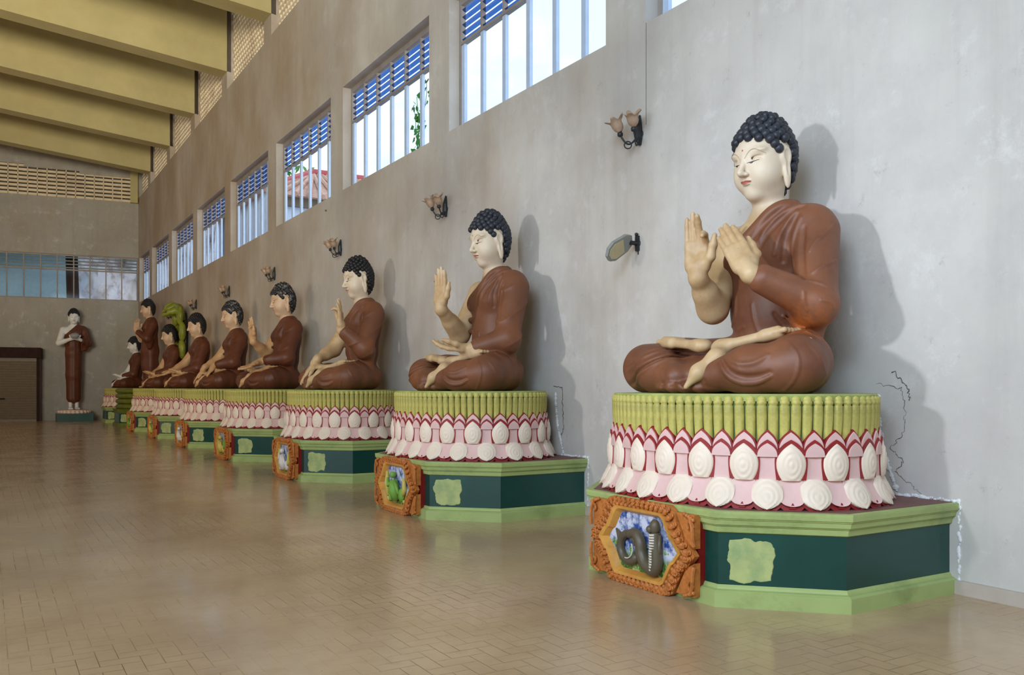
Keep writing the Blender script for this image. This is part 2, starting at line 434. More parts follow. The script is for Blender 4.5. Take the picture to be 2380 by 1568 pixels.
# clerestory screens: staggered breeze blocks above the wall
def screen(n, y0, y1):
    s = MB(); z0, z1 = ZW, 12.9; cw, ch = .21, .155; b = .055
    j = 0; z = z0
    while z < z1:
        s.box(WX+.17, WX+.27, y0, y1, z, z+b)
        y = y0+(cw/2 if j % 2 else 0)
        while y < y1-b:
            s.box(WX+.17, WX+.27, y, y+b, z+b, z+ch); y += cw
        z += ch; j += 1
    o = s.build('trim_%d' % n, M['lattice']); o['kind'] = 'structure'
for k in range(-2, 7):
    yb = 21.5+S*k-S*2
    screen(10+k+2, yb+.75, yb+S+.1)
# ceiling slab + deep beams
c = MB()
c.add([(6.6,-8,12.75),(6.6,52,12.75),(-2,52,13.6),(-2,-8,13.6),(-14,52,12.6),(-14,-8,12.6),(6.6,-8,13.0),(6.6,52,13.0),(-2,52,13.85),(-2,-8,13.85),(-14,52,12.85),(-14,-8,12.85)],
      [(0,1,2,3),(3,2,4,5),(6,9,8,7),(9,11,10,8),(0,6,7,1),(4,10,11,5),(0,3,9,6),(3,5,11,9),(1,7,8,2),(2,8,10,4)])
tag(c.build('ceiling', M['beam']), kind='structure')
bm0 = MB()
xs = [(WX+.12, 10.72), (-2., 11.5), (-14., 10.4)]
def beam_mesh():
    b = MB(); wd = .62
    for (xa, za), (xb, zb) in zip(xs[:-1], xs[1:]):
        ta = 12.76+(6.6-xa)*.098 if xa > -2.1 else 12.7; tb = 12.76+(6.6-xb)*.098 if xb > -2.1 else 12.7
        b.add([(xa,0,za),(xb,0,zb),(xb,wd,zb),(xa,wd,za),(xa,0,ta),(xb,0,tb),(xb,wd,tb),(xa,wd,ta)],
              [(0,1,2,3),(0,4,5,1),(3,2,6,7),(0,3,7,4),(4,7,6,5)])
    # fillet strip along the soffit edge
    return b.mesh('roof_beam', M['beam'])
bmesh_ = beam_mesh()
for k in range(-1, 8):
    o = link('roof_beam', bmesh_); o.location = (0, 21.5+S*(k-2)+.1, 0)
    tag(o, kind='structure')
    o.name = 'trim_%d' % (40+k)

# outside: ground, neighbour building, tree, vine
g = MB(); g.add([(WX+.3,-20,-.02),(70,-20,-.02),(70,110,-.02),(WX+.3,110,-.02)], [(0,1,2,3)])
g.add([(-30,50,-.02),(WX+.3,50,-.02),(WX+.3,110,-.02),(-30,110,-.02)], [(0,1,2,3)])
tag(g.build('ground', M['ext_wall']), kind='structure')
nb = empty('neighbour_building', (19, 48.6, -.78)); nb.scale = (1.52,)*3
tag(nb, 'pale neighbouring building with a red tiled roof seen through the windows', 'building')
b = MB(); b.box(-4.2, 6, -2.7, 13, 0, 8.0)
b.build('wall', M['ext_wall'], nb)
b = MB(); b.box(-4.6, -4.25, -3.3, 16, 0, 13); y = -3.1
while y < 16: b.box(-4.64, -4.6, y, y+.12, 0, 13); y += .5
b.build('side_screen', M['ext_wall'], nb)
b = MB()
b.add([(-4.8,-3.2,7.9),(6.6,-3.2,7.9),(6.6,14,7.9),(-4.8,14,7.9),(-1,3,10.2),(3,3,10.2),(3,10,10.2),(-1,10,10.2)],
      [(0,1,5,4),(1,2,6,5),(2,3,7,6),(3,0,4,7),(4,5,6,7),(0,3,2,1)])
for i in range(24):
    x = -4.6+i*.48
    xt = min(max(x*.36, -1), 3) 
    b.tube([(x,-3.22,7.95),(xt,3,10.22)], .09, 6)
b.build('roof', M['roof_tile'], nb)
b = MB(); b.tube([(-1.1,3,10.25),(3.1,3,10.25)], .2, 8); b.tube([(-4.7,-3.1,8.0),(-1,3,10.3)], .14, 6); b.tube([(6.5,-3.1,8.0),(3,3,10.3)], .14, 6); b.build('ridge', M['ridge'], nb)
b = MB(); b.box(-4.4, 6.2, -2.9, -2.7, 7.6, 7.9); b.build('eave', M['shutter'], nb)
def leaf_cloud(mb, c, r, n, s, rng, mi=0):
    for _ in range(n):
        d = Vector((rng.gauss(0,1), rng.gauss(0,1), rng.gauss(0,1))).normalized()*r*rng.random()**.4
        p = Vector(c)+d; a = Vector((rng.gauss(0,1), rng.gauss(0,1), rng.gauss(0,1))).normalized(); bb = a.orthogonal().normalized()
        mb.add([p-a*s, p+bb*s*.5, p+a*s, p-bb*s*.5], [(0,1,2,3)], mi)
tr = empty('tree', (25.3, 84, 0)); tr.scale = (1.65,)*3; tag(tr, 'green tree rising behind the red tiled roof outside', 'tree')
rg = random.Random(3); b = MB()
for c_ in [(0,0,12.2),(-2.2,-.5,11.6),(2.4,.5,11.4),(-3.8,0,10.6),(4.5,0,10.4)]: leaf_cloud(b, c_, 2.0, 260, .32, rg)
b.build('foliage', M['leaf'], tr)
b = MB(); b.tube([(0,0,0),(.1,0,5),(0,0,11)], [.35,.28,.15], 8); b.tube([(0,0,8),(-2,-.3,11)], [.15,.07], 6); b.tube([(0,0,8),(2.2,.3,11)], [.15,.07], 6)
b.build('trunk', M['wood'], tr)
vn = empty('vine', (WX+.42, 13.85, ZS)); tag(vn, 'green leafy vine climbing outside the second large window', 'vine')
rg = random.Random(5)
st = MB(); lf_ = MB()
for i in range(4):
    y0 = -.15+.11*i; pts = [(0, 0, -.3)]; hh = rg.uniform(.9, 1.35) if i else 1.45
    for j in range(1, 8): pts.append((rg.uniform(-.02,.02), y0*j/7*1.6+rg.uniform(-.04,.04), hh*j/7-.1))
    st.tube(pts, .006, 5)
    for j in range(1, 8):
        for q in range(5):
            p = Vector(pts[j])+Vector((rg.uniform(-.03,.03), rg.uniform(-.09,.09), rg.uniform(-.07,.07)))
            a = Vector((rg.uniform(-.3,.3), rg.uniform(-1,1), rg.uniform(-.8,.5))).normalized(); n_ = Vector((1, rg.uniform(-.5,.5), rg.uniform(-.5,.5))); bb = a.cross(n_).normalized()
            s = rg.uniform(.065, .11)
            lf_.add([p, p+a*s*.4+bb*s*.5, p+a*s*1.2, p+a*s*.4-bb*s*.5], [(0,1,2,3)])
st.tube([(0,0,-5.39),(.03,.05,-3.5),(-.01,-.04,-1.8),(0,0,-.3)], [.02,.018,.014,.01], 6); st.build('stem', M['leaf'], vn); lf_.build('foliage', M['leaf'], vn)
# beyond the end wall
sb = MB(); sb.box(-16, -3.35, 7.2, 7.6, 0, 12); o = eobj(sb, 'exterior_wall', M['ext_blue'], kind=None)
tag(o, 'pale blue wall seen beyond the end window strip', 'wall')
sb = MB(); rg = random.Random(9)
n_ = 34
def rk(i, j):
    x, z = -3.3+7.3*i/n_, 12.0*j/n_
    return (x, 8.3+.35*math.sin(x*2.1+z*1.3)+.25*math.sin(x*4.7-z*3.1)+.15*math.sin(x*9+z*7)+rg.uniform(-.09,.09), z)
g_ = [rk(i, j) for i in range(n_+1) for j in range(n_+1)]; q_ = [(x, 10.6, z) for x, y, z in g_]; m_ = len(g_)
sb.add(g_+q_, [(i*(n_+1)+j, (i+1)*(n_+1)+j, (i+1)*(n_+1)+j+1, i*(n_+1)+j+1) for i in range(n_) for j in range(n_)]+[(m_, m_+n_, m_+n_*(n_+1)+n_, m_+n_*(n_+1)), (0*(n_+1)+n_, n_*(n_+1)+n_, m_+n_*(n_+1)+n_, m_+n_), (0, n_, m_+n_, m_)])
o = eobj(sb, 'rock_face', M['rock'], kind=None, smooth=True)
tag(o, 'mottled reddish rock face seen beyond the right end of the end window strip', 'rock')

sb = MB(); sb.tube([(-2.9,2.2,0),(-2.8,2.2,4),(-2.95,2.3,9)], [.34,.28,.26], 10); o = eobj(sb, 'tree', M['wood'], kind=None)
tag(o, 'dark tree trunk seen beyond the end window strip', 'tree')
# roller shuttered cabinet by the end wall
cb = empty('cabinet', (.9, 43.36, 0)); tag(cb, 'low cabinet with dark wooden top and ribbed shutter front against the end wall', 'cabinet')
cb.rotation_euler = (0,0,ER)
b = MB(); b.box(-3.2, 1.1, .05, .75, 0, 2.75); b.build('body', M['shutter'], cb)
b = MB(); b.box(-3.3, 1.17, -.12, .78, 2.75, 3.2); b.build('top', M['wood'], cb)
b = MB()
z = .14
while z < 2.6: b.tube([(-3.15,.05,z),(.98,.05,z)], .045, 6); z += .105
b.build('shutter', M['shutter'], cb)
b = MB(); b.box(-1.5, -.2, -.03, .02, .95, 1.02); b.build('handle', M['wood'], cb)
b = MB(); b.box(1.0, 1.12, -.02, .05, 0, 2.75); b.build('post', M['wood'], cb)

# small fittings on the right wall
def sconce(y, z, label, rz=0., two=True):
    r = empty('wall_sconce', (WX, y, z)); tag(r, label, 'wall lamp', 'scrolled wall sconces along the piers')
    b = MB(); b.lathe([(.0,-.012),(.05,-.01),(.055,.0),(.03,.015),(0,.018)], (-.012,0,0), 14, axis=(-1,0,0))
    b.tube([(-.015,0,-.13),(-.03,0,-.05),(-.03,0,.08),(-.015,0,.22)], [.02,.045,.04,.012], 10)
    b.build('wall_plate', M['metal_dark'], r)
    for s, a in ((1, .55), (-1, -.55)) :
        dx, dy = -math.cos(a), math.sin(a)
        pts = []
        for i in range(15):
            t = i/14; rad = .05+.19*t
            pts.append((dx*rad-.0, dy*rad, -.04-.09*math.sin(PI*t)+.03*t))
        b = MB(); b.tube(pts, .011, 7)
        cx_, cy_ = dx*.15, dy*.15
        b.tube([(cx_+dx*.042*math.cos(q), cy_+dy*.042*math.cos(q), -.125+.042*math.sin(q)) for q in [2*PI*i/14 for i in range(15)]], .008, 6)
        b.lathe([(.012,-.03),(.03,-.02),(.034,.01),(.02,.03)], (dx*.24, dy*.24, .0), 10)
        arm = b.build('arm', M['metal_dark'], r, smooth=True)
        # bell shade with petalled rim, tipped outward
        n = 30; prof = [(.028,.0),(.055,.03),(.068,.07),(.066,.105),(.082,.14),(.105,.155)]
        ax = Vector((dx*.45, dy*.45, 1)).normalized(); Rq = Vector((0,0,1)).rotation_difference(ax)
        vs = []
        for (rr, zz) in prof+[(q[0]-.005, q[1]+.001) for q in prof[::-1]]:
            wv = max(0, (zz-.09)/.06)
            for j in range(n):
                an = 2*PI*j/n; k_ = 1+.22*wv*math.cos(5*an)
                vs.append(Vector((dx*.24, dy*.24, .03))+Rq@Vector((rr*k_*math.cos(an), rr*k_*math.sin(an), zz+.02*wv*math.cos(5*an))))
        kk = len(prof)*2
        fs = [(i*n+j, i*n+(j+1)%n, (i+1)*n+(j+1)%n, (i+1)*n+j) for i in range(kk-1) for j in range(n)]
        sh = MB(); sh.add(vs, fs); sh.build('lamp_shade', M['shade_glass'], arm, smooth=True)
    r.scale = (.92,)*3
    return r
names = ['above the grey floodlight near the largest statue', 'between the first and second seated statues', 'between the second and third seated statues', 'between the third and fourth seated statues',
         'between the fourth and fifth seated statues', 'between the fifth and sixth seated statues', 'behind the serpent hooded statue']
for k, t in enumerate(names):
    sconce(12.11+S*(k-1)-.12, 4.22, 'black iron wall sconce with flower shades ' + t)
fd = empty('floodlight', (WX+.012, 7.4, 3.05)); fd.scale = (.8,)*3; tag(fd, 'grey street style floodlight below the nearest sconce', 'floodlight')
b = MB(); b.lathe([(.05,0),(.05,.02),(.03,.03),(.03,.16),(0,.165)], (0,0,0), 12, axis=(-1,0,0)); b.box(-.05,-.0,-.03,.03,-.1,.1)
b.build('bracket', M['metal_dark'], fd, smooth=False)
def slab_poly(hw, zt, zb, n=8):
    pass
ax = Vector((-.80, .02, -.50)).normalized(); az = Vector((-.42, -.60, -.68)).normalized(); az = (az-ax*az.dot(ax)).normalized(); ay = az.cross(ax).normalized(); az = -az
def fl_poly(mb, outline, t0, t1, mi=0):
    c0 = Vector((-.13, 0, .04)); n = len(outline)
    vs = [c0+ax*a+ay*b_+az*t for t in (t0, t1) for a, b_ in outline]
    mb.add(vs, [(j, (j+1)%n, n+(j+1)%n, n+j) for j in range(n)]+[tuple(range(n))[::-1], tuple(range(n, 2*n))], mi)
ol = [(0,-.07),(.1,-.13),(.34,-.145),(.44,-.10),(.48,0),(.44,.10),(.34,.145),(.1,.13),(0,.07)]
b = MB(); fl_poly(b, ol, -.012, .035); fl_poly(b, [(a*.85+.02, c*.8) for a, c in ol], .035, .055); b.build('housing', M['lamp_grey'], fd)
b = MB(); fl_poly(b, [(.17,-.1),(.33,-.115),(.42,-.07),(.45,0),(.42,.07),(.33,.115),(.17,.1)], -.02, -.01); b.build('lens', M['lamp_face'], fd)
b = MB(); b.ball((-.05,0,.12), .025, 8); b.box(-.02,0,-.01,.01,-.15,.1); b.build('sensor', M['metal_dark'], fd)
b = MB(); b.lathe([(.02,0),(.02,.03),(0,.035)], (0,0,0), 8, axis=(-1,0,0)); o = b.build('wall_bolt', M['shutter']); o.location = (WX, 17.5, 5.15)
tag(o, 'small brown bolt in the wall under the third large window', 'bolt')
b = MB(); b.lathe([(.025,0),(.018,.02),(0,.03)], (0,0,0), 8, axis=(-1,0,0)); b.tube([(0,0,0),(-.1,.03,.01)], .008, 6); o = b.build('wall_hook', M['metal_dark']); o.location = (WX, 12.2, 3.12)
tag(o, 'short dark hook on the wall beside the second statue\'s raised hand', 'hook')
# cracks and plaster beads by the pedestals
def crack(name, pts, r=.0022):
    rg = random.Random(len(pts)*7+1); out = []
    for a, b_ in zip(pts[:-1], pts[1:]):
        for i in range(12):
            t = i/12; out.append((WX-.0005, a[0]+(b_[0]-a[0])*t+rg.uniform(-.012,.012), a[1]+(b_[1]-a[1])*t+rg.uniform(-.012,.012)))
    m_ = MB(); m_.tube(out, [r*rg.uniform(.5,1.6) for _ in out], 5, flat=1.); o = m_.build(name, M['crack']); o['kind'] = 'structure'
crack('trim_60', [(4.45,1.52),(4.23,1.49),(4.19,1.3),(4.22,1.12),(4.33,1.02),(4.21,.93),(4.28,.84),(4.13,.74),(4.03,.66)])
crack('trim_61', [(4.30,1.62),(4.17,1.50),(4.16,1.38)], .004)
crack('trim_62', [(9.05,1.5),(8.86,1.49),(8.84,1.2),(8.83,1.0),(8.9,.85)], .005)
# window to the outside: sky
W_ = bpy.data.worlds.new('world'); SC.world = W_; W_.use_nodes = True; nt = W_.node_tree
bg = nt.nodes['Background']
tcw = nt.nodes.new('ShaderNodeTexCoord')
cl = ramp(nt, noise(nt, 2.2, 5, .6, vec=tcw.outputs['Generated'], stretch=(1,1,2.5)), [(.42, (.62,.82,1.0)), (.6, (1.0,1.0,1.0))])
nt.links.new(cl, bg.inputs[0]); bg.inputs[1].default_value = WORLD_STR

# ---------------------------------------------------------------- lotus pedestals
EA, EB, ECX = .90, 1.17, -.10        # ellipse of the lotus, root at the statue axis (local +x is the wall)
XWALL = .75
def ell_points():
    """arc-length table along the ellipse from wall to wall (through local -x)"""
    th0 = math.acos(min(1, (XWALL-.01-ECX)/EA)); th = np.linspace(2*PI-th0, th0, 2001)
    x = ECX+EA*np.cos(th); y = EB*np.sin(th)
    s = np.concatenate([[0], np.cumsum(np.hypot(np.diff(x), np.diff(y)))])
    return th, x, y, s
_th, _ex, _ey, _es = ell_points()
ELEN = _es[-1]
def on_ell(s, off=0.):
    t = np.interp(s, _es, _th); x = ECX+EA*math.cos(t); y = EB*math.sin(t)
    n = Vector((math.cos(t)/EA, math.sin(t)/EB)).normalized()
    return Vector((x+n.x*off, y+n.y*off, 0)), math.atan2(n.y, n.x)
def ell_ring(off, n=96):
    """closed outline: ellipse offset + straight run along the wall"""
    pts = []
    for i in range(n+1):
        p, a = on_ell(ELEN*i/n, off); pts.append((min(p.x, XWALL-.002), p.y))
    return pts[::-1]
def height_patch(mb, hw, z0, z1, y, na=12, nb_=18, mi=0, R=1.0, base=-.03):
    """closed lump: half width hw(t), outward height y(a, t); local x across, y outward, z up"""
    vs = []; 
    for i in range(nb_+1):
        t = .5-.5*math.cos(PI*i/nb_); w_ = hw(t); z = z0+(z1-z0)*t
        for j in range(na+1):
            a = -1+2*j/na; x = a*w_
            vs.append((x, y(a, t)-x*x/(2*R), z))
    k = len(vs)
    for i in range(nb_+1):
        t = .5-.5*math.cos(PI*i/nb_); w_ = hw(t); z = z0+(z1-z0)*t
        for j in (0, na): x = (-1+2*j/na)*w_; vs.append((x, base-x*x/(2*R), z))
    f = [(i*(na+1)+j, i*(na+1)+j+1, (i+1)*(na+1)+j+1, (i+1)*(na+1)+j) for i in range(nb_) for j in range(na)]
    for i in range(nb_):
        f.append((k+2*i, i*(na+1), (i+1)*(na+1), k+2*i+2))
        f.append((i*(na+1)+na, k+2*i+1, k+2*i+3, (i+1)*(na+1)+na))
    f.append((k, k+1)+tuple(range(na, -1, -1)))
    f.append(tuple(range(nb_*(na+1), nb_*(na+1)+na+1))+(k+2*nb_+1, k+2*nb_))
    mb.add(vs, [q[::-1] for q in f], mi)
def arch(wm, p=2.0, t0=.0, wb=.8):
    def g(t):
        if t < t0: return wm*(wb+(1-wb)*math.sin(PI/2*t/max(t0, 1e-6)))
        q = (t-t0)/(1-t0); return max(wm*(1-q**p), .0008)
    return g
def dome(wm, wb=.72, tm=.45):
    def g(t):
        if t < tm: return wm*(wb+(1-wb)*math.sin(PI/2*t/tm))
        q = (t-tm)/(1-tm); return max(wm*math.sqrt(max(0, 1-q**2.3)), .0008)
    return g
def rings(bulge, amp=.006, n=4):
    def y(a, t):
        r = math.sqrt((a*.95)**2+((t-.42)/.62)**2)
        return .012+bulge*max(0, 1-r*r)**.5*1.0 + (amp*math.sin(r*n*2*PI) if r < .95 else 0)
    return y
def upper_petal(white):
    mb = MB(); wd = .086 if white else .076
    # outer pointed arch, pale band, inner pointed arch
    height_patch(mb, arch(wd, 2.7), 1.055, 1.205, lambda a, t: .014, 10, 14, 1)
    height_patch(mb, arch(wd-.007, 2.8), 1.045, 1.188, lambda a, t: .024, 10, 14, 2)
    height_patch(mb, arch(wd-.003, 2.7), 1.03, 1.138, lambda a, t: .036, 10, 14, 1)
    if white:
        height_patch(mb, dome(.109, .90, .5), .862, 1.112, lambda a, t: .032, 12, 20, 1)
        height_patch(mb, dome(.102, .90, .5), .858, 1.116, rings(.052, .0028, 3.8), 22, 34, 0)
    else:
        height_patch(mb, arch(wd-.010, 2.9), 1.02, 1.114, lambda a, t: .044, 10, 12, 2)
        height_patch(mb, lambda t: .062+.012*(2*t-1)**2, .856, 1.05, lambda a, t: .030-.012*(1-a*a)+.010*max(0, t-.6), 10, 16, 2)
    return mb.mesh('upper_petal', [M['petal_white'], M['petal_red'], M['petal_pink']], True, 40)
def lower_petal(white):
    mb = MB()
    def flare(t): return .085*(1-t)**1.4-.004
    def hwd(wm, p=2.2):
        def g(t):
            tt = 1-t
            if tt < .55: return wm*(.92+.08*math.sin(PI/2*tt/.55))
            q = (tt-.55)/.45; return max(wm*math.sqrt(max(0, 1-q**p)), .0008)
        return g
    if white:
        height_patch(mb, hwd(.113), .646, .868, lambda a, t: flare(t)+.020, 12, 18, 1)
        def y(a, t):
            r = math.sqrt((a*.9)**2+((t-.42)/.66)**2)
            return flare(t)+.020+.040*max(0, 1-r*r)**.5+(.0028*math.sin(r*3.6*2*PI) if r < .95 else 0)
        height_patch(mb, hwd(.104), .670, .868, y, 22, 30, 0)
        height_patch(mb, arch(.018, 1.2), .658, .698, lambda a, t: flare(.06)+.036, 4, 5, 1)
    else:
        height_patch(mb, hwd(.092, 3), .646, .868, lambda a, t: flare(t)+.016, 10, 16, 1)
        height_patch(mb, hwd(.082, 4), .690, .868, lambda a, t: flare(t)+.026-.010*(1-a*a), 12, 16, 2)
        height_patch(mb, arch(.024, 1.2), .672, .712, lambda a, t: flare(.12)+.026, 4, 5, 1)
    return mb.mesh('lower_petal', [M['petal_white'], M['petal_red'], M['petal_pink']], True, 40)
def stamen_mesh():
    mb = MB()
    prof = [(1.06,.030),(1.15,.032),(1.25,.0345),(1.32,.035),(1.365,.033),(1.375,.027),(1.382,.033),(1.396,.035),(1.403,.027),(1.412,.031),(1.426,.027),(1.438,.010)]
    n = 10; vs = []
    for z, r in prof:
        for j in range(n+1):
            a = PI*j/n; c_ = math.cos(a); g_ = 1-.25*math.exp(-((c_-.1)/.13)**2) if z < 1.37 else 1
            lean = .026*((1.436-z)/.37)**2*-1
            vs.append((r*c_, lean+r*.8*math.sin(a)*g_, z))
    k = len(prof)
    mb.add(vs, [(i*(n+1)+j, (i+1)*(n+1)+j, (i+1)*(n+1)+j+1, i*(n+1)+j+1) for i in range(k-1) for j in range(n)], 0)
    return mb.mesh('stamen', [M['stamen']], True)
PM = dict(uw=upper_petal(True), up=upper_petal(False), lw=lower_petal(True), lp=lower_petal(False), st=stamen_mesh())
BPOLY = [(XWALL, 1.355), (-.423, 1.355), (-1.055, .73), (-1.055, -.73), (-.423, -1.355), (XWALL, -1.355)]
def base_parts(root):
    def bpoly(off):  # keeps the wall side on the wall
        return None
    b = MB(); b.prism(BPOLY, [(0,-.012),(.10,-.012),(.105,-.02),(.112,-.03),(.118,-.052),(.13,-.056),(.145,-.066)], 0); b.build('base_moulding', M['mint'], root)
    b = MB(); b.prism(BPOLY, [(.10,-.07),(.56,-.07)], 0); b.build('dado_band', M['teal'], root)
    b = MB(); b.prism(BPOLY, [(.50,-.066),(.508,-.05),(.545,-.044),(.552,-.034),(.558,-.034),(.562,-.02),(.594,-.014),(.598,-.006),(.604,-.004),(.61,.004),(.64,.008),(.657,.008)], 0); b.build('cap_moulding', M['mint'], root)
    b = MB(); b.prism(BPOLY, [(.62,-.05),(.661,-.05),(.6615,-.02)][:2], 0); b.build('slab_top', M['slab'], root)
    b = MB(); rg = random.Random(11)
# ---- painted panel in an ornate frame
def oct_outline(w_, h_, k=0.):
    """elongated hexagon with small ogee shoulders, (y,z) about the centre"""
    q = [(-w_,0),(-w_*.86,h_*.30),(-w_*.80,h_*.36),(-w_*.62,h_*.92),(-w_*.55,h_),(w_*.55,h_),(w_*.62,h_*.92),(w_*.80,h_*.36),(w_*.86,h_*.30),(w_,0)]
    return q+[(a, -b) for a, b in q[-2:0:-1]]
def ring_strip(mb, o1, o2, x1, x2, mi=0):
    n = len(o1); mb.add([(x1,a,b) for a, b in o1]+[(x2,a,b) for a, b in o2], [(j, (j+1)%n, n+(j+1)%n, n+j) for j in range(n)], mi)
FZ = .325
def frame_parts(root, kind):
    """local x is negative towards the room; panel on the face x=-1.055"""
    fx = -1.055+.082
    fr = empty('picture_frame', (fx, 0, FZ), 0, root)
    b = MB(); b.box(-.072, .0, -.575, .585, -.275, .245); b.build('backing_board', M['red'], fr)
    o_in = oct_outline(.405, .215); o_mid = oct_outline(.435, .240); o_m2 = oct_outline(.475, .262); o_out = oct_outline(.60, .325)
    pan = MB(); pan.add([(-.105,a,b_) for a, b_ in o_in], [tuple(range(len(o_in)))[::-1]]); 
    pp = pan.build('painted_panel', M['picture'], fr)
    b = MB(); ring_strip(b, o_in, o_mid, -.104, -.150); ring_strip(b, o_mid, o_m2, -.150, -.158); ring_strip(b, o_m2, [(a*1.01, c*1.01) for a, c in o_m2], -.158, -.13)
    b.build('inner_moulding', M['orange2'], fr)
    b = MB(); ring_strip(b, [(a*.99, c*.99) for a, c in o_m2], o_out, -.135, -.135); ring_strip(b, o_out, o_out, -.135, -.09)
    n = len(o_out)
    # carved beads and leaf scrolls round the frame
    for j in range(n):
        a0, a1 = Vector(o_m2[j]), Vector(o_m2[(j+1)%n]); b0, b1 = Vector(o_out[j]), Vector(o_out[(j+1)%n])
        L = ((a1-a0).length+(b1-b0).length)/2; m = max(1, int(L/.05))
        for i in range(m):
            t = (i+.5)/m; pi_ = a0.lerp(a1, t); po = b0.lerp(b1, t); dv = (po-pi_)
            for q, rr in ((.16, .018), (.45, .026), (.8, .022)):
                c_ = pi_+dv*q; b.ball((-.142, c_.x, c_.y), rr, 7, 0, (.9, 1, 1))
            sdv = dv.normalized(); tv = Vector((-sdv.y, sdv.x))
            pts = [(-.158, *(pi_+dv*(.3+.3*(1-math.cos(u_*2.2)))+tv*.022*math.sin(u_*2.2))) for u_ in [0, .5, 1, 1.5, 2]]
            b.tube(pts, [.006,.010,.010,.008,.004], 6)
    # four corner scrolls
    for sy in (-1, 1):
        for sz in (-1, 1):
            cpt = Vector((sy*.53, sz*.215)); poly = [(sy*.40, sz*.285), (sy*.585, sz*.285), (sy*.585, sz*.05), (sy*.50, sz*.10)]
            vs = [(-.068,*q) for q in poly]+[(-.125,*q) for q in poly]
            b.add(vs, [(4,5,6,7),(0,1,5,4),(1,2,6,5),(2,3,7,6),(3,0,4,7)])
            b.tube([(-.14, sy*(.555+(.045-.008*u_)*math.cos(u_*1.1)*.8), sz*(.20+(.05-.009*u_)*math.sin(u_*1.1))) for u_ in [0,.6,1.2,1.8,2.4,3,3.6,4.2]], .011, 6)
            b.tube([(-.138, sy*.595, sz*.07), (-.146, sy*.59, sz*.13), (-.146, sy*.585, sz*.2), (-.142, sy*.56, sz*.27)], .014, 6)
            for i in range(5): b.ball((-.137, sy*(.50+.022*i), sz*(.285-.008*i)), .016, 6)
    b.build('carved_surround', M['orange'], fr, smooth=True, angle=50)
    X = -.112
    if kind == 'snake':
        b = MB(); pts = []
        ctl = [(.33,.06),(.27,.045),(.24,-.02),(.22,-.07),(.16,-.14),(.06,-.165),(-.01,-.12),(.01,-.03),(.08,.06),(.17,.085),(.24,.03),(.245,-.06),(.19,-.13),(.10,-.10),(.05,-.0)]
        # body of the cobra: coil then raised neck (y to the left of the panel is +)
        coil = [(.31,.09),(.27,.045),(.235,.0)]
        loop = [(.12+.105*math.cos(t), -.045+.105*math.sin(t)) for t in [2.8-2*PI*i/16 for i in range(15)]]
        c1 = [(.29,.075),(.265,.05),(.235,.01)]
        up = [(.10,.06),(.02,.075),(-.03,.02),(-.045,-.06),(-.09,-.13),(-.17,-.165),(-.215,-.13),(-.215,-.04),(-.205,.05),(-.20,.11)]
        b.tube([(X-.01,*q) for q in c1]+[(X-.012,.215,.0)], [.008,.018,.03,.03], 8)
        b.tube([(X-.02,*q) for q in loop], .032, 10)
        def cr(P, n=5):
            out = []
            for i in range(len(P)-1):
                p0, p1, p2, p3 = P[max(i-1,0)], P[i], P[i+1], P[min(i+2, len(P)-1)]
                for k_ in range(n):
                    t = k_/n; out.append(tuple(.5*((2*p1[c_])+(-p0[c_]+p2[c_])*t+(2*p0[c_]-5*p1[c_]+4*p2[c_]-p3[c_])*t*t+(-p0[c_]+3*p1[c_]-3*p2[c_]+p3[c_])*t**3) for c_ in range(2)))
            return out+[P[-1]]
        upp = cr(up); b.tube([(X-.035,*q) for q in upp], [.036+.012*math.sin(PI*i/len(upp)) for i in range(len(upp))], 10)
        b.ball((X-.04,-.20,.155), .052, 12, 0, (.7,.8,1.1)); b.ball((X-.055,-.165,.135), .03, 10)
        b.tube([(X-.03,-.245,.10),(X-.04,-.25,.0),(X-.03,-.235,-.08)], [.012,.018,.01], 8)
        sn = b.build('cobra_relief', M['snake'], fr, smooth=True)
        b = MB()
        for i in range(14):
            z = .10-.0195*i; b.tube([(X-.062,-.165,z),(X-.078,-.19,z-.004),(X-.066,-.225,z)], .008, 6)
        b.build('belly_scales', M['snake_belly'], fr, smooth=True)
        b = MB(); b.tube([(X-.05,.12+.075*math.cos(t), -.045+.078*math.sin(t)) for t in [2.6+2.3*i/10 for i in range(11)]], .005, 6)
        b.build('highlight_line', M['snake_belly'], fr)
        b = MB(); rg = random.Random(4)
        for i in range(70):
            y_, z_ = rg.uniform(-.3,.36), rg.uniform(-.2,-.02) 
            if abs(z_) > .19*(1.05-abs(y_)*1.3/.5)+.02: continue
            b.ball((X, y_, z_*.9), rg.uniform(.006,.016), 5, 0, (.6,1,1))
        b.build('grass_relief', M['relief_green'], fr)['kind'] = 'stuff'
    else:
        rg = random.Random(kind*5); b = MB()
        body = {1: 'relief_green', 2: 'beige_white', 3: 'relief_yellow', 4: 'beige_white', 5: 'relief_yellow', 6: 'relief_green'}[kind]
        # a small standing figure leaning over its companion
        b.tube([(X-.02,-.04,-.17),(X-.04,-.03,-.06),(X-.04,.0,.06)], [.05,.075,.05], 9)
        b.ball((X-.045,.01,.125), .04, 9); b.tube([(X-.04,-.02,.05),(X-.06,-.12,.0),(X-.05,-.17,-.09)], [.028,.022,.016], 7)
        b.tube([(X-.04,.04,.04),(X-.06,.12,-.01),(X-.05,.15,.08)], [.028,.022,.016], 7)
        b.ball((X-.02,-.19,-.10), .065, 9, 0, (.6,1,1.3)); b.tube([(X-.03,.05,-.18),(X-.04,.10,-.08)], [.04,.03], 8)
        b.build('figure_relief', M[body], fr, smooth=True)
        b = MB(); b.tube([(X-.01,.26,.15),(X-.02,.24,0),(X-.02,.2,-.14)], [.018,.032,.028], 7)
        b.tube([(X-.02,-.26,.10),(X-.02,-.27,-.02),(X-.02,-.24,-.10)], [.02,.03,.02], 7)
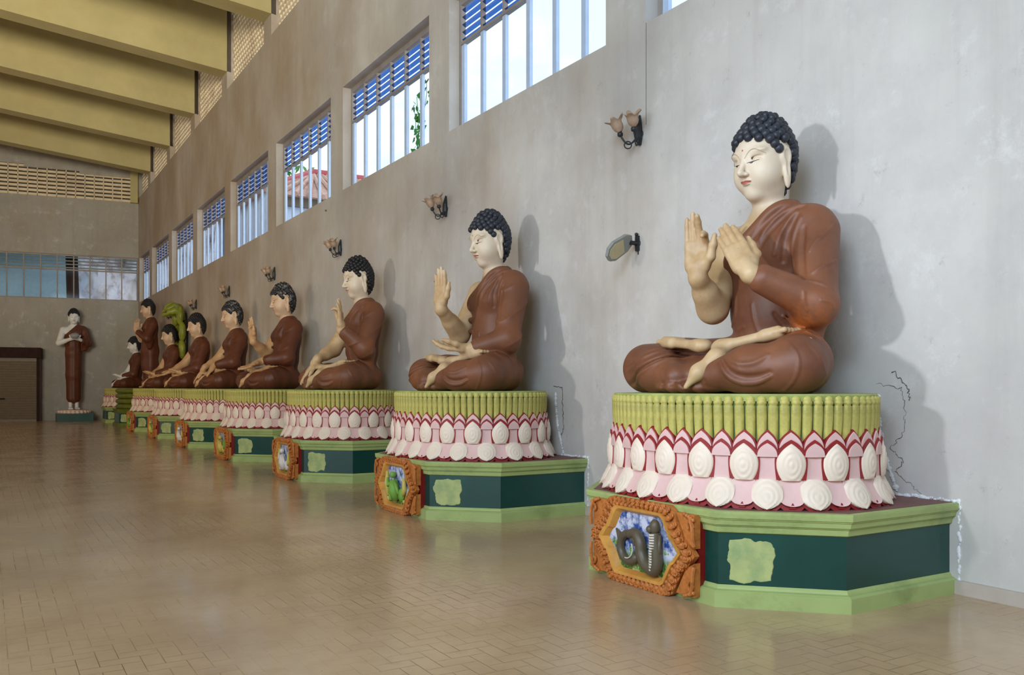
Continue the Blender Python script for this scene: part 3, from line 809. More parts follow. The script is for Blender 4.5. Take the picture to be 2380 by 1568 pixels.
        for i in range(9): b.ball((X-.01, rg.uniform(-.25,.25), -.185+rg.uniform(0,.03)), .02, 6)
        b.build('scenery_relief', M['relief_yellow' if body != 'relief_yellow' else 'relief_green'], fr, smooth=True)['kind'] = 'stuff'
    return fr
def patch_part(root, seed):
    """rough square of newer paint on the chamfer facing the viewer"""
    rg = random.Random(seed)
    A = Vector((-1.055+.07*.41, -.73-.07+.04, 0)); A = Vector((-1.055, -.73, 0)); B = Vector((-.423, -1.355, 0))
    d = (B-A).normalized(); nrm = Vector((-d.y*-1, -d.x, 0)); nrm = Vector((-.703, -.711, 0))
    c = A+d*.245+Vector((0,0,.315))-nrm*.0685
    n = 72; out = []; ph = [rg.uniform(0, 6.28) for _ in range(4)]
    for i in range(n):
        a = 2*PI*i/n; r = .158/max(abs(math.cos(a)), abs(math.sin(a)))**.72*(1+.05*math.sin(3*a+ph[0])+.035*math.sin(5*a+ph[1])+.03*math.sin(9*a+ph[2])+rg.uniform(-.025,.025))
        out.append((r*math.cos(a)*(.95 if seed % 2 else 1), r*math.sin(a)*.93))
    b = MB(); vs = [c+d*x+Vector((0,0,z)) for x, z in out]+[c+nrm*.003+d*x*.97+Vector((0,0,z*.97)) for x, z in out]
    b.add(vs, [(j, (j+1)%n, n+(j+1)%n, n+j) for j in range(n)]+[tuple(range(n, 2*n))])
    return b.build('paint_patch', M['patch'], root)
def lotus_parts(root):
    b = MB(); b.prism(ell_ring(-.05), [(.65,.06),(.70,.05),(.86,-.02),(1.04,-.03)], 0); b.prism(ell_ring(-.05), [(1.04,-.03),(1.2,-.015),(1.40,-.005)], 1); b.build('lotus_core', [M['petal_red'], M['stamen_gap']], root, smooth=True, angle=40)
    b = MB(); b.prism(ell_ring(-.02), [(1.38,-.05),(1.40,-.012),(1.44,-.005),(1.45,-.012)], 0); b.build('seat_slab', M['stamen_top'], root, smooth=True, angle=40)
    NP_ = 18; P = ELEN/NP_
    for i in range(NP_):
        for key, nm, s, off in (('uw','upper_petal',i*P+P/2,-.03),('up','upper_petal',i*P,-.03),('lp','lower_petal',i*P+P/2,-.03),('lw','lower_petal',i*P,-.03)):
            s = min(max(s, .25), ELEN-.25); p, a = on_ell(s, off)
            pass
            o = link(nm, PM[key], root); o.location = p; o.rotation_euler = (0,0,a-PI/2)
    p, a = on_ell(ELEN-.25, -.03); o = link('upper_petal', PM['up'], root); o.location = p; o.rotation_euler = (0,0,a-PI/2)
    p, a = on_ell(ELEN-.25, -.03); o = link('lower_petal', PM['lw'], root); o.location = p; o.rotation_euler = (0,0,a-PI/2)
    n = NP_*4
    for i in range(n):
        p, a = on_ell(min(max(ELEN*(i+.5)/n, .09), ELEN-.09), -.034); o = link('stamen', PM['st'], root); o.location = p; o.rotation_euler = (0,0,a-PI/2)
def lotus_pedestal(y, label, kind, seed, x=5.3, sc=1.):
    r = empty('lotus_pedestal', (x, y, 0)); tag(r, label, 'pedestal', 'lotus pedestals along the wall')
    base_parts(r); lotus_parts(r)
    if kind is not None: frame_parts(r, kind)
    if seed: patch_part(r, seed)
    r.scale = (1, sc, 1)
    return r
SY = [5.12, 9.68, 14.25, 18.68, 23.2, 27.65, 32.2]
PLAB = ['nearest pedestal, lotus petals over a green base with a framed cobra relief',
        'second lotus pedestal from the front, framed panel with a green figure',
        'third lotus pedestal from the front, framed panel with white figures',
        'fourth lotus pedestal from the front, narrow framed panel with a yellow figure',
        'fifth lotus pedestal from the front, narrow framed panel with a white figure',
        'sixth lotus pedestal from the front, with only a sliver of orange frame showing',
        'lotus pedestal under the serpent hooded statue, mostly hidden by the one before it']
for i, y in enumerate(SY): lotus_pedestal(y, PLAB[i], ['snake',1,2,3,4,5,6][i], i+1)
# plaster bead where the near pedestals meet the wall
for i in range(2):
    rg = random.Random(i+3); b = MB(); y = SY[i]-1.36
    z = .02
    while z < .66: b.ball((WX-.004, y-.004+rg.uniform(-.008,.008), z), rg.uniform(.004,.016), 6, 0, (.5,1,rg.uniform(.8,2))); z += rg.uniform(.01,.03)
    while y < SY[i]-.8: b.ball((WX-.004, y, .668+rg.uniform(-.006,.01)), rg.uniform(.005,.018), 6, 0, (.5,rg.uniform(.8,2),1)); y += rg.uniform(.01,.03)
    z = .7
    while z < 1.44: b.ball((WX-.01, SY[i]-.86+ .12*min(1,(z-.7)/.3)+.05*min(1,max(0,z-1.)/.3), z), rg.uniform(.008,.024), 6, 0, (.4,1.3,1)); z += rg.uniform(.01,.03)
    o = b.build('trim_%d' % (70+i), M['caulk']); o['kind'] = 'structure'
# pedestal of the standing statue: stacked olive rings
r = empty('ringed_pedestal', (5.3, 36.6, 0)); tag(r, 'dark olive pedestal of stacked rings under the standing statue by the side wall', 'pedestal')
b = MB(); b.prism(BPOLY, [(0,0),(.12,-.01),(.14,-.06)]); b.build('base_moulding', M['olive'], r)
b = MB(); b.prism(BPOLY, [(.12,-.07),(.56,-.07)]); b.build('dado_band', M['teal'], r)
b = MB(); b.prism(BPOLY, [(.50,-.06),(.56,-.03),(.66,.01)]); b.build('cap_moulding', M['olive'], r)
for z in (.66, .86, 1.06, 1.26):
    b = MB(); b.prism(ell_ring(-.02), [(z,-.03),(z+.03,.03),(z+.09,.05),(z+.15,.02),(z+.19,-.05)]); b.build('ring_tier', M['olive'], r, smooth=True, angle=40)
patch_part(r, 9)
rr = lotus_pedestal(40.6, 'small bright lotus pedestal in the far corner under the white faced statue', None, 8)

FOLDS = [
('g',0.022,[(0.674,0.391,0.237),(0.693,0.444,0.194),(0.694,0.484,0.161),(0.688,0.522,0.139),(0.677,0.559,0.125),(0.661,0.593,0.118),(0.639,0.623,0.116),(0.616,0.651,0.119),(0.593,0.678,0.125),(0.572,0.704,0.135),(0.553,0.730,0.147)]),
('r',0.014,[(0.662,0.359,0.233),(0.683,0.406,0.186),(0.684,0.439,0.147),(0.677,0.471,0.118),(0.667,0.506,0.097),(0.653,0.542,0.082),(0.635,0.579,0.075),(0.610,0.611,0.074),(0.586,0.642,0.079),(0.566,0.671,0.091),(0.550,0.699,0.108),(0.536,0.728,0.126)]),
('r',0.012,[(0.653,0.411,0.261),(0.675,0.495,0.235),(0.673,0.552,0.217),(0.658,0.591,0.211),(0.637,0.621,0.214),(0.614,0.647,0.222),(0.589,0.668,0.237),(0.564,0.687,0.255),(0.539,0.706,0.274)]),
('s',0.013,[(0.436,0.786,0.372),(0.451,0.841,0.334),(0.452,0.876,0.298),(0.452,0.897,0.261),(0.451,0.905,0.225),(0.452,0.904,0.188),(0.452,0.894,0.152),(0.449,0.874,0.116),(0.445,0.845,0.083),(0.438,0.807,0.055),(0.424,0.756,0.028)]),
('s',0.011,[(0.357,0.904,0.356),(0.348,0.930,0.327),(0.332,0.950,0.298),(0.315,0.964,0.264),(0.296,0.971,0.224),(0.269,0.967,0.180),(0.212,0.937,0.135)]),
('r',0.010,[(0.698,-0.256,0.042),(0.700,-0.204,0.061),(0.713,-0.139,0.075),(0.693,-0.105,0.078),(0.725,-0.009,0.062),(0.714,0.040,0.038)]),
('g',0.012,[(0.721,0.028,0.061),(0.704,0.042,0.068),(0.702,0.073,0.066)]),
('g',0.012,[(0.707,0.160,0.062),(0.704,0.189,0.080),(0.706,0.229,0.097)]),
('g',0.016,[(-0.049,0.232,0.625),(-0.071,0.254,0.580),(-0.098,0.273,0.537),(-0.115,0.301,0.500),(0.346,0.752,0.427)]),
('r',0.012,[(-0.099,0.284,0.608),(-0.029,0.406,0.560),(0.014,0.499,0.520),(0.019,0.559,0.486),(0.157,0.726,0.446),(0.147,0.769,0.424),(0.110,0.789,0.405)]),
('r',0.012,[(-0.038,-0.140,0.520),(-0.016,-0.059,0.542)]),
('R',0.013,[(-0.025,-0.156,0.790),(-0.019,-0.150,0.738),(-0.018,-0.150,0.687),(-0.025,-0.164,0.639),(-0.043,-0.196,0.596),(-0.102,-0.272,0.558)]),
('R',0.012,[(0.003,0.046,0.717),(0.001,0.053,0.658),(-0.005,0.060,0.601),(-0.017,0.071,0.545),(-0.027,0.088,0.489)]),
('G',0.024,[(-0.254,0.283,1.523),(-0.195,0.272,1.507),(-0.160,0.250,1.490),(-0.134,0.225,1.470),(-0.112,0.197,1.446),(-0.090,0.167,1.417),(-0.071,0.135,1.385),(-0.052,0.106,1.353),(-0.034,0.084,1.319),(-0.019,0.064,1.286),(-0.008,0.041,1.253),(-0.000,0.015,1.221)]),
('R',0.019,[(-0.204,0.416,1.474),(-0.184,0.386,1.470),(-0.170,0.350,1.467),(-0.156,0.316,1.459),(-0.140,0.285,1.445),(-0.125,0.253,1.426),(-0.110,0.221,1.403),(-0.091,0.194,1.375),(-0.069,0.172,1.342),(-0.046,0.154,1.307),(-0.023,0.139,1.269),(-0.004,0.122,1.231),(0.007,0.099,1.196)]),
('G',0.026,[(-0.162,0.414,1.464),(-0.134,0.378,1.447),(-0.116,0.338,1.429),(-0.102,0.299,1.406),(-0.091,0.263,1.381),(-0.075,0.234,1.353),(-0.054,0.214,1.322),(-0.030,0.197,1.289),(-0.005,0.184,1.251),(0.017,0.169,1.207),(0.027,0.146,1.161)]),
('R',0.015,[(-0.137,0.379,1.436),(-0.114,0.371,1.404),(-0.102,0.354,1.374),(-0.093,0.332,1.343),(-0.083,0.309,1.309),(-0.062,0.295,1.269),(-0.037,0.290,1.226),(-0.018,0.288,1.180),(-0.011,0.281,1.134),(-0.012,0.268,1.089)]),
('G',0.024,[(-0.106,0.413,1.394),(-0.090,0.391,1.353),(-0.083,0.366,1.313),(-0.075,0.349,1.273),(-0.060,0.343,1.231),(-0.045,0.341,1.185),(-0.039,0.338,1.136),(-0.044,0.328,1.086),(-0.057,0.312,1.037)]),
('R',0.014,[(-0.108,0.441,1.357),(-0.097,0.430,1.321),(-0.091,0.418,1.284),(-0.087,0.405,1.247),(-0.084,0.396,1.207),(-0.082,0.390,1.167),(-0.083,0.387,1.124),(-0.089,0.386,1.080),(-0.061,0.417,1.026),(-0.020,0.460,0.970)]),
('G',0.024,[(-0.086,0.489,1.275),(-0.070,0.495,1.229),(-0.051,0.504,1.182),(-0.033,0.514,1.134),(-0.014,0.528,1.085),(0.005,0.544,1.035),(0.023,0.562,0.988),(0.040,0.581,0.945),(0.056,0.602,0.904),(0.103,0.655,0.860)]),
('A',0.014,[(-0.306,0.614,1.316),(-0.246,0.628,1.275),(-0.191,0.633,1.237),(-0.142,0.629,1.202),(-0.102,0.619,1.170),(-0.071,0.608,1.139),(-0.047,0.600,1.107),(-0.027,0.596,1.074)]),
('A',0.014,[(-0.173,0.715,0.994),(-0.109,0.722,0.975),(-0.062,0.717,0.957),(-0.024,0.706,0.938),(0.007,0.692,0.919),(0.033,0.674,0.899)]),
('a',0.012,[(0.099,0.683,0.834),(0.062,0.722,0.820),(0.032,0.759,0.803),(-0.001,0.787,0.782),(-0.044,0.802,0.761)]),
('a',0.011,[(0.166,0.707,0.744),(0.165,0.706,0.693),(0.152,0.704,0.649),(0.134,0.705,0.609)]),
('a',0.011,[(0.080,0.792,0.682),(0.039,0.816,0.675),(0.006,0.825,0.655),(-0.011,0.824,0.626)]),
]
# ---------------------------------------------------------------- implicit-surface modelling of the figures
f4 = np.float32
def V3(p): return np.array(p, f4)
def nrm(v): v = np.array(v, float); return v/np.linalg.norm(v)
class Field:
    def __init__(s): s.ops = []
    def op(s, kind, k, fn, c, R): s.ops.append((kind, k, fn, V3(c), R)); return s
    def cap(s, a, b, r1, r2=None, k=.03, kind='u', sc=None):
        r2 = r1 if r2 is None else r2; a = V3(a); b = V3(b); ba = b-a; L2 = float(ba@ba)+1e-9
        def fn(P):
            pa = P-a; t = np.clip((pa@ba)/L2, 0, 1)
            return np.linalg.norm(pa-t[:,None]*ba, axis=1)-(r1+(r2-r1)*t)
        return s.op(kind, k, fn, (a+b)/2, math.sqrt(L2)/2+max(r1, r2))
    def chain(s, pts, rs, k=.02, kind='u'):
        for i in range(len(pts)-1): s.cap(pts[i], pts[i+1], rs[i], rs[i+1], k, kind)
        return s
    def ell(s, c, r, k=.05, rot=None, kind='u'):
        c = V3(c); r = V3(r); R = None if rot is None else np.array(rot, f4)
        def fn(P):
            q = P-c
            if R is not None: q = q@R
            k0 = np.linalg.norm(q/r, axis=1); k1 = np.linalg.norm(q/(r*r), axis=1)+1e-9
            return k0*(k0-1)/k1
        return s.op(kind, k, fn, c, float(r.max()))
    def box(s, c, hd, rr, axes, k=.02, kind='u'):
        c = V3(c); A = np.array(axes, f4); hd = V3(hd)-rr
        def fn(P):
            q = np.abs((P-c)@A.T)-hd
            return np.linalg.norm(np.maximum(q, 0), axis=1)+np.minimum(q.max(1), 0)-rr
        return s.op(kind, k, fn, c, float(np.linalg.norm(hd))+rr)
    def fun(s, fn, kind='u', k=.02): s.ops.append((kind, k, fn, None, 0)); return s
    def __call__(s, P):
        d = np.full(len(P), 9., f4)
        for kind, k, fn, c, R in s.ops:
            if kind == 'f': d = fn(P, d).astype(f4); continue
            if c is not None:
                dist = np.linalg.norm(P-c, axis=1)-R
                if kind == 'u': m = dist < np.minimum(d, 3)+k+.02
                else: m = dist < .02+k+np.abs(d)
                if not m.any(): continue
                e = fn(P[m]); a = d[m]
            else: m = slice(None); e = fn(P); a = d
            if kind == 'u': h = np.clip(.5+.5*(a-e)/k, 0, 1); r = a+(e-a)*h-k*h*(1-h)
            elif kind == 's': h = np.clip(.5-.5*(a+e)/k, 0, 1); r = a+(-e-a)*h+k*h*(1-h)
            else: h = np.clip(.5-.5*(a-e)/k, 0, 1); r = a+(e-a)*h+k*h*(1-h)
            d[m] = r
        return d
def polygonize(F, boxes):
    """sparse evaluation + surface nets; several boxes of different cell size end up in one mesh"""
    AV = []; AF = []; off = 0
    for mn, mx, h in boxes:
        B = 8; mn = np.array(mn, float); n = np.maximum(1, np.ceil((np.array(mx)-mn)/(h*B))).astype(int)
        D = np.empty(tuple(n*B), f4)
        g = np.stack(np.meshgrid(*[np.arange(q) for q in n], indexing='ij'), -1).reshape(-1, 3)
        dc = F((mn+(g*B+B/2)*h).astype(f4))
        rad = h*B*.87
        D.reshape(n[0],B,n[1],B,n[2],B)[:] = np.where(dc > 0, 1., -1.).reshape(n[0],1,n[1],1,n[2],1)
        act = g[np.abs(dc) < rad*1.35+.035]
        loc = np.stack(np.meshgrid(*[np.arange(B)]*3, indexing='ij'), -1).reshape(-1, 3)
        for q in range(0, len(act), 600):
            a = act[q:q+600]; idx = (a[:,None,:]*B+loc[None]).reshape(-1, 3)
            D[idx[:,0], idx[:,1], idx[:,2]] = F((mn+idx*h).astype(f4))
        s = D < 0; nx, ny, nz = D.shape
        c = s[:-1,:-1,:-1].astype(np.int8)
        for i in (0,1):
            for j in (0,1):
                for k in (0,1):
                    if i+j+k: c = c+s[i:nx-1+i, j:ny-1+j, k:nz-1+k]
        cells = np.argwhere((c > 0) & (c < 8))
        if not len(cells): continue
        vid = np.full((nx-1, ny-1, nz-1), -1, np.int32); vid[tuple(cells.T)] = np.arange(len(cells))
        acc = np.zeros((len(cells), 3)); cnt = np.zeros(len(cells))
        for ax in range(3):
            for o1 in (0,1):
                for o2 in (0,1):
                    a = cells.copy(); oth = [q for q in range(3) if q != ax]
                    a[:,oth[0]] += o1; a[:,oth[1]] += o2; b = a.copy(); b[:,ax] += 1
                    da = D[tuple(a.T)]; db = D[tuple(b.T)]; m = (da < 0) != (db < 0)
                    t = da[m]/(da[m]-db[m]); p = a[m].astype(float); p[:,ax] += t
                    acc[m] += p; cnt[m] += 1
        v = mn+acc/cnt[:,None]*h
        for _ in range(2):
            e = h*.4; P = v.astype(f4); d0 = F(P)
            gr = np.stack([F(P+np.array(q, f4)*e)-d0 for q in ((1,0,0),(0,1,0),(0,0,1))], 1)/e
            st = np.clip(d0, -h*.6, h*.6)[:,None]*gr/np.maximum((gr**2).sum(1), .3)[:,None]
            v = v-st*.8
        fs = []
        for ax in range(3):
            oth = [q for q in range(3) if q != ax]
            sl0 = [slice(1,-1)]*3; sl0[ax] = slice(0,-1); sl1 = list(sl0); sl1[ax] = slice(1,None)
            A = s[tuple(sl0)]; Bq = s[tuple(sl1)]
            e = np.argwhere(A != Bq); inside = A[tuple(e.T)]
            e = e+np.array([0 if q == ax else 1 for q in range(3)])
            qd = []
            for o1, o2 in ((0,0),(-1,0),(-1,-1),(0,-1)):
                c_ = e.copy(); c_[:,oth[0]] += o1; c_[:,oth[1]] += o2; ok = (c_ < np.array(vid.shape)).all(1)
                c_ = np.minimum(c_, np.array(vid.shape)-1); qd.append(vid[tuple(c_.T)])
            qd = np.stack(qd, 1); ok = (qd >= 0).all(1); qd = qd[ok]; ins = inside[ok]
            if ax == 1: ins = ~ins
            qd = np.where(ins[:,None], qd, qd[:,::-1]); fs.append(qd)
        AV.append(v); AF.append(np.concatenate(fs)+off); off += len(v)
    return np.concatenate(AV), np.concatenate(AF)
def np_mesh(name, v, f, mat):
    me = bpy.data.meshes.new(name); me.vertices.add(len(v)); me.vertices.foreach_set('co', v.astype(f4).ravel())
    me.loops.add(f.size); me.polygons.add(len(f)); me.loops.foreach_set('vertex_index', f.ravel().astype(np.int32))
    me.polygons.foreach_set('loop_start', np.arange(0, f.size, 4, dtype=np.int32))
    me.update(calc_edges=True); me.validate(); me.polygons.foreach_set('use_smooth', [True]*len(me.polygons))
    for m in (mat if isinstance(mat, (list, tuple)) else [mat]): me.materials.append(m)
    return me
# local statue frame while modelling: x = forward, y = its left, z = up; written out as (-x,-y,z)
FLIP = np.array([-1,-1,1.])
def rotax(v, ax, a):
    ax = nrm(ax); v = np.array(v, float)
    return v*math.cos(a)+np.cross(ax, v)*math.sin(a)+ax*(ax@v)*(1-math.cos(a))
def hand(F, W, d, n, side, curls, thumb=(.5,.9,.25), splay=.06, tc=.35, S=1., L=(.205,.232,.215,.175)):
    """palm, four unequal fingers and a thumb; d towards the fingers, n out of the palm"""
    W = np.array(W, float); d = nrm(d); n = np.array(n, float); n = nrm(n-d*(n@d)); t = side*np.cross(d, n)
    F.cap(W-d*.05*S, W+d*.05*S, .068*S, .07*S, .04)
    F.box(W+d*.14*S, (.098*S, .125*S, .034*S), .03*S, [t, d, n], .045*S)
    F.ell(W+d*.08*S+t*.055*S+n*.022*S, (.05*S,.075*S,.035*S), .03, rot=np.stack([t, d, n], 1))
    F.ell(W+d*.09*S-t*.06*S+n*.02*S, (.035*S,.07*S,.03*S), .03, rot=np.stack([t, d, n], 1))
    R = [.030,.031,.029,.025]
    for i in range(4):
        off = .072-.049*i; b = W+d*(.225+(.014 if i in (1,2) else 0)-(.012 if i == 3 else 0))*S+t*off*S
        dr = nrm(d+t*off*splay*12); p = [b-dr*.05*S, b]; an = 0; c = curls[i]
        ax = np.cross(dr, n)
        cc = c if isinstance(c, (tuple, list)) else (c*.7, c, c*.8)
        for q, fr in enumerate((.44,.32,.24)):
            an += cc[q]; p.append(p[-1]+rotax(dr, ax, an)*L[i]*fr*S)
        r = R[i]*S; F.chain(p, [r, r*.98, r*.9, r*.84, r*.66], .010*S)
    b = W+d*.045*S+t*.055*S+n*.012*S
    td = nrm(d*thumb[0]+t*thumb[1]+n*thumb[2]); ax = np.cross(td, n); p2 = b+td*.105*S
    td2 = nrm(td*(1-tc)+d*tc); p3 = p2+td2*.095*S; p4 = p3+nrm(td2+d*.25)*.075*S
    F.chain([b, p2, p3, p4], [.046*S,.036*S,.031*S,.020*S], .022*S)
def foot(F, heel, toe, up, side=1, S=1.):
    heel = np.array(heel, float); toe = np.array(toe, float); d = nrm(toe-heel); up = np.array(up, float); up = nrm(up-d*(up@d)); t = side*np.cross(d, up)
    L = np.linalg.norm(toe-heel)
    A = [t, d, nrm(np.cross(t, d))]
    F.ell(heel+d*.06*S, (.070*S,.095*S,.050*S), .05, rot=np.stack(A, 1)); F.box(heel+d*L*.42, (.076*S,L*.40,.040*S), .036*S, A, .06)
    F.box(heel+d*L*.70, (.092*S,.085*S,.040*S), .034*S, A, .05)
    for i in range(5):
        c = heel+d*L*(.88-.022*max(0,i-1))+t*(.074-.039*i)*S; r = (.038 if i == 0 else .0275-.001*i)*S
        F.cap(c-d*.05, c+d*.030*(1 if i else 1.3), r*.85, r, .007)
HC = np.array([-.20, 0, 1.865])
def head_field(F, tilt=.10, hc=HC, ear=True):
    ct, st = math.cos(tilt), math.sin(tilt)
    R = np.array([[ct,0,-st],[0,1,0],[st,0,ct]]).T   # columns: local axes
    # forward axis tips down
    fx = np.array([ct,0,-st]); lx = np.array([0,1.,0]); ux = np.array([st,0,ct]); A = np.stack([fx,lx,ux],1)
    def W(a,b,c): return hc+fx*a+lx*b+ux*c
    F.ell(W(.012,0,.10), (.234,.218,.235), .05, rot=A)
    F.ell(W(.045,0,-.03), (.205,.198,.235), .08, rot=A)
    F.ell(W(.055,0,-.17), (.155,.14,.115), .07, rot=A)
    F.ell(W(.160,0,-.235), (.05,.06,.045), .05, rot=A)
    for s in (-1,1):
        F.ell(W(.125,.105*s,-.085), (.10,.085,.10), .06, rot=A)      # cheek
        F.ell(W(.206,.088*s,.040), (.026,.056,.018), .030, rot=A, kind='s')
        F.ell(W(.172,.086*s,.030), (.05,.058,.034), .015, rot=A)     # lid
        F.ell(W(.188,.092*s,.098), (.05,.085,.022), .035, rot=A)
        F.ell(W(.262,.030*s,-.078), (.020,.019,.016), .016, rot=A)   # nostril wing
        if ear:
            F.ell(W(.006,.221*s,.040), (.059,.031,.080), .02, rot=A)
            F.ell(W(.002,.218*s,-.085), (.036,.026,.135), .02, rot=A)
            F.ell(W(.012,.246*s,.040), (.028,.016,.046), .014, rot=A, kind='s')
            F.ell(W(.008,.244*s,-.05), (.012,.012,.07), .012, rot=A, kind='s')
    F.chain([W(.235,0,.075), W(.262,0,.0), W(.300,0,-.062)], [.016,.018,.024], .024)
    F.ell(W(.285,0,-.075), (.026,.024,.018), .02, rot=A)
    # mouth
    F.ell(W(.240,0,-.128), (.022,.050,.012), .014, rot=A); F.ell(W(.232,0,-.150), (.022,.038,.013), .012, rot=A)
    F.cap(W(.262,-.05,-.137), W(.262,.05,-.137), .004, .004, .006, 's')
    return W, A
def surf(F, P, D, far=.12, steps=40):
    """walk points P along direction D onto the surface"""
    P = np.array(P, f4); D = np.array(D, f4); D = D/np.linalg.norm(D); t = np.zeros(len(P), f4)
    for _ in range(steps):
        d = F(P+t[:,None]*D); t += np.clip(d, -.02, .03)*.9
    return P+t[:,None]*D
def face_patch(F, W, A, outline, up=.0025, n=14, m=5):
    """thin shape lying on the face. outline(u) -> (l, zlow, zhigh)"""
    pts = []
    for i in range(n+1):
        l, z0, z1 = outline(i/n)
        for j in range(m+1): pts.append(W(.40, l, z0+(z1-z0)*j/m))
    P = surf(F, pts, -A[:,0]); top = P+A[:,0]*up; bot = P-A[:,0]*.004
    k = (n+1)*(m+1); f = []
    for i in range(n):
        for j in range(m):
            a = i*(m+1)+j; b = a+1; c = a+m+2; d = a+m+1; f.append((a,d,c,b)); f.append((k+a,k+b,k+c,k+d))
    for i in range(n):
        a = i*(m+1); d = a+m+1; f.append((a,k+a,k+d,d)); a += m; d += m; f.append((d,k+d,k+a,a))
    mb = MB(); mb.add(np.concatenate([top,bot])*FLIP, f); return mb
def face_parts(root, F, W, A, mini=False):
    b = MB()
    for s in (-1,1):
        q = face_patch(F, W, A, lambda u: (s*(.040+.092*u), .008+.012*u-.004*math.sin(PI*u)-.010*math.exp(-((u-.42)/.13)**2), .0105+.012*u-.001*math.sin(PI*u)))
        o = q.build('eye', M['eye'], root, smooth=True)
        if not mini:
            l_ = face_patch(F, W, A, lambda u: (s*(.074+.066*u), .022+.008*u+.018*math.sin(PI*u), .0232+.008*u+.018*math.sin(PI*u)), .002, 14, 2)
            l_.build('eyelid_line', M['brow'], root, smooth=True)
        q = face_patch(F, W, A, lambda u: (s*(.024+.150*u), .046+.236*u-.222*u*u-.003*math.sin(PI*u), .049+.236*u-.222*u*u+.0015*math.sin(PI*u)), .004, 18, 2)
        q.build('eyebrow', M['brow'], root, smooth=True)
    q = face_patch(F, W, A, lambda u: (-.054+.108*u, -.137-.016*math.sin(PI*u)**.8, -.134+.010*math.sin(PI*u)**.7-.004*math.exp(-((u-.5)/.09)**2)), .003, 18, 6)
    q.build('lips', M['lip'], root, smooth=True)
    q = face_patch(F, W, A, lambda u: (-.007+.014*u, .118-.007*math.sin(PI*u), .118+.007*math.sin(PI*u)), .004, 6, 2); q.build('forehead_dot', M['lip'], root, smooth=True)
def hairline(phi):
    """height (head units) of the hair edge for azimuth phi from the front"""
    a = abs(phi)
    return np.interp(a, [0,.35,.7,.93,1.10,1.22,1.30,1.80,1.95,2.3,PI], [.205,.200,.185,.145,.04,.06,.16,.15,-.10,-.22,-.23])
def hair_part(root, W, A, mat, fine=True, r0=.039, seed=1):
    """cap of snail curls with the cranial bump"""
    H = Field(); H.ell(W(.012,0,.108), (.240,.226,.236), .05, rot=A); H.ell(W(-.015,0,.298), (.125,.12,.105), .10, rot=A)
    H.ell(W(-.028,0,-.03), (.182,.182,.22), .08, rot=A)
    mb = MB(); n = 262 if fine else 330; c0 = W(-.02,0,.10); k = 0
    pts = []
    for i in range(n):
        z = 1-2*(i+.5)/n; a = i*2.399963; r = math.sqrt(1-z*z)
        pts.append(A@np.array([r*math.cos(a), r*math.sin(a), z]))
    D = np.array(pts, f4); P = c0+D*.75
    t = np.zeros(n, f4)
    for _ in range(50): t += H((P-t[:,None]*D).astype(f4))*.9
    S_ = P-t[:,None]*D; L = (S_-W(0,0,0))@A
    phi = np.arctan2(L[:,1], L[:,0]); keep = L[:,2] > hairline(phi)
    # scalp shell
    def cut(P):
        q = (P-W(0,0,0))@A; return (hairline(np.arctan2(q[:,1], q[:,0]))+.002-q[:,2]).astype(f4)*.7
    Hc = Field(); Hc.ops = list(H.ops); Hc.fun(lambda P: cut(P), 'i', .012)
    v, f = polygonize(Hc, [(hc_min(W), hc_max(W), .014 if fine else .024)])
    mb.add(v*FLIP, [tuple(q) for q in f])
    for p, q, kp in zip(S_, D, keep):
        if not kp: continue
        p2 = (p+q*.004)*FLIP; mb.ball(p2, r0*random.uniform(.92,1.06), 8 if fine else 6)
    return mb.build('hair', mat, root, smooth=True)
def hc_min(W): return W(0,0,0)-np.array([.40,.34,.36])
def hc_max(W): return W(0,0,0)+np.array([.40,.34,.60])

def torso(F, o=0., dz=0, k=.08):
    F.ell((-.28,0,1.12+dz), (.255+o,.42+o,.36+o), .05)
    F.cap((-.28,-.40,1.275+dz), (-.28,.40,1.275+dz), .165+o, k=.10)
    F.ell((-.28,.02,1.455+dz), (.16+o,.25+o,.115+o), .08)
    F.ell((-.25,0,.70+dz), (.235+o,.345+o,.42+o), .12)
    for s in (-1,1): F.ell((-.115,.17*s,1.14+dz), (.11+o,.16+o,.12+o), .08)
def robe_cut(P, dz=0):
    """positive where the robe is cut away: bare right shoulder and neck"""
    x, y, z = P[:,0], P[:,1], P[:,2]-dz
    zl = 1.545+(y-.14)*.98
    zl = np.where(y > .14, 1.545+(y-.14)*.9, zl)
    zl = np.where(y < -.33, np.maximum(zl, 1.08-(-.33-y)*.15), zl)
    back = np.where(x < -.33, .06, 0)
    return (z-zl-back)*.72
def fold_ops(Rb, dz, seated, P):
    """sculpted folds: raised welts (r) and pressed grooves (g) along polylines on the cloth"""
    for kind, r, pts in FOLDS:
        if not seated and not kind.isupper(): continue
        if kind.lower() == 'a' and not P.get('sleeve_lines'): continue
        if kind.lower() in 'as': r = max(r, P.get('minr', 0))
        q = np.array(pts, f4)+np.array([0,0,dz], f4)
        # split where the path jumps from one surface to another
        runs = [[q[0]]]
        for a, b in zip(q[:-1], q[1:]):
            if np.linalg.norm(b-a) > .3: runs.append([b])
            else: runs[-1].append(b)
        for run in runs:
            if len(run) > 1: welt(Rb, np.array(run), r, kind.lower())
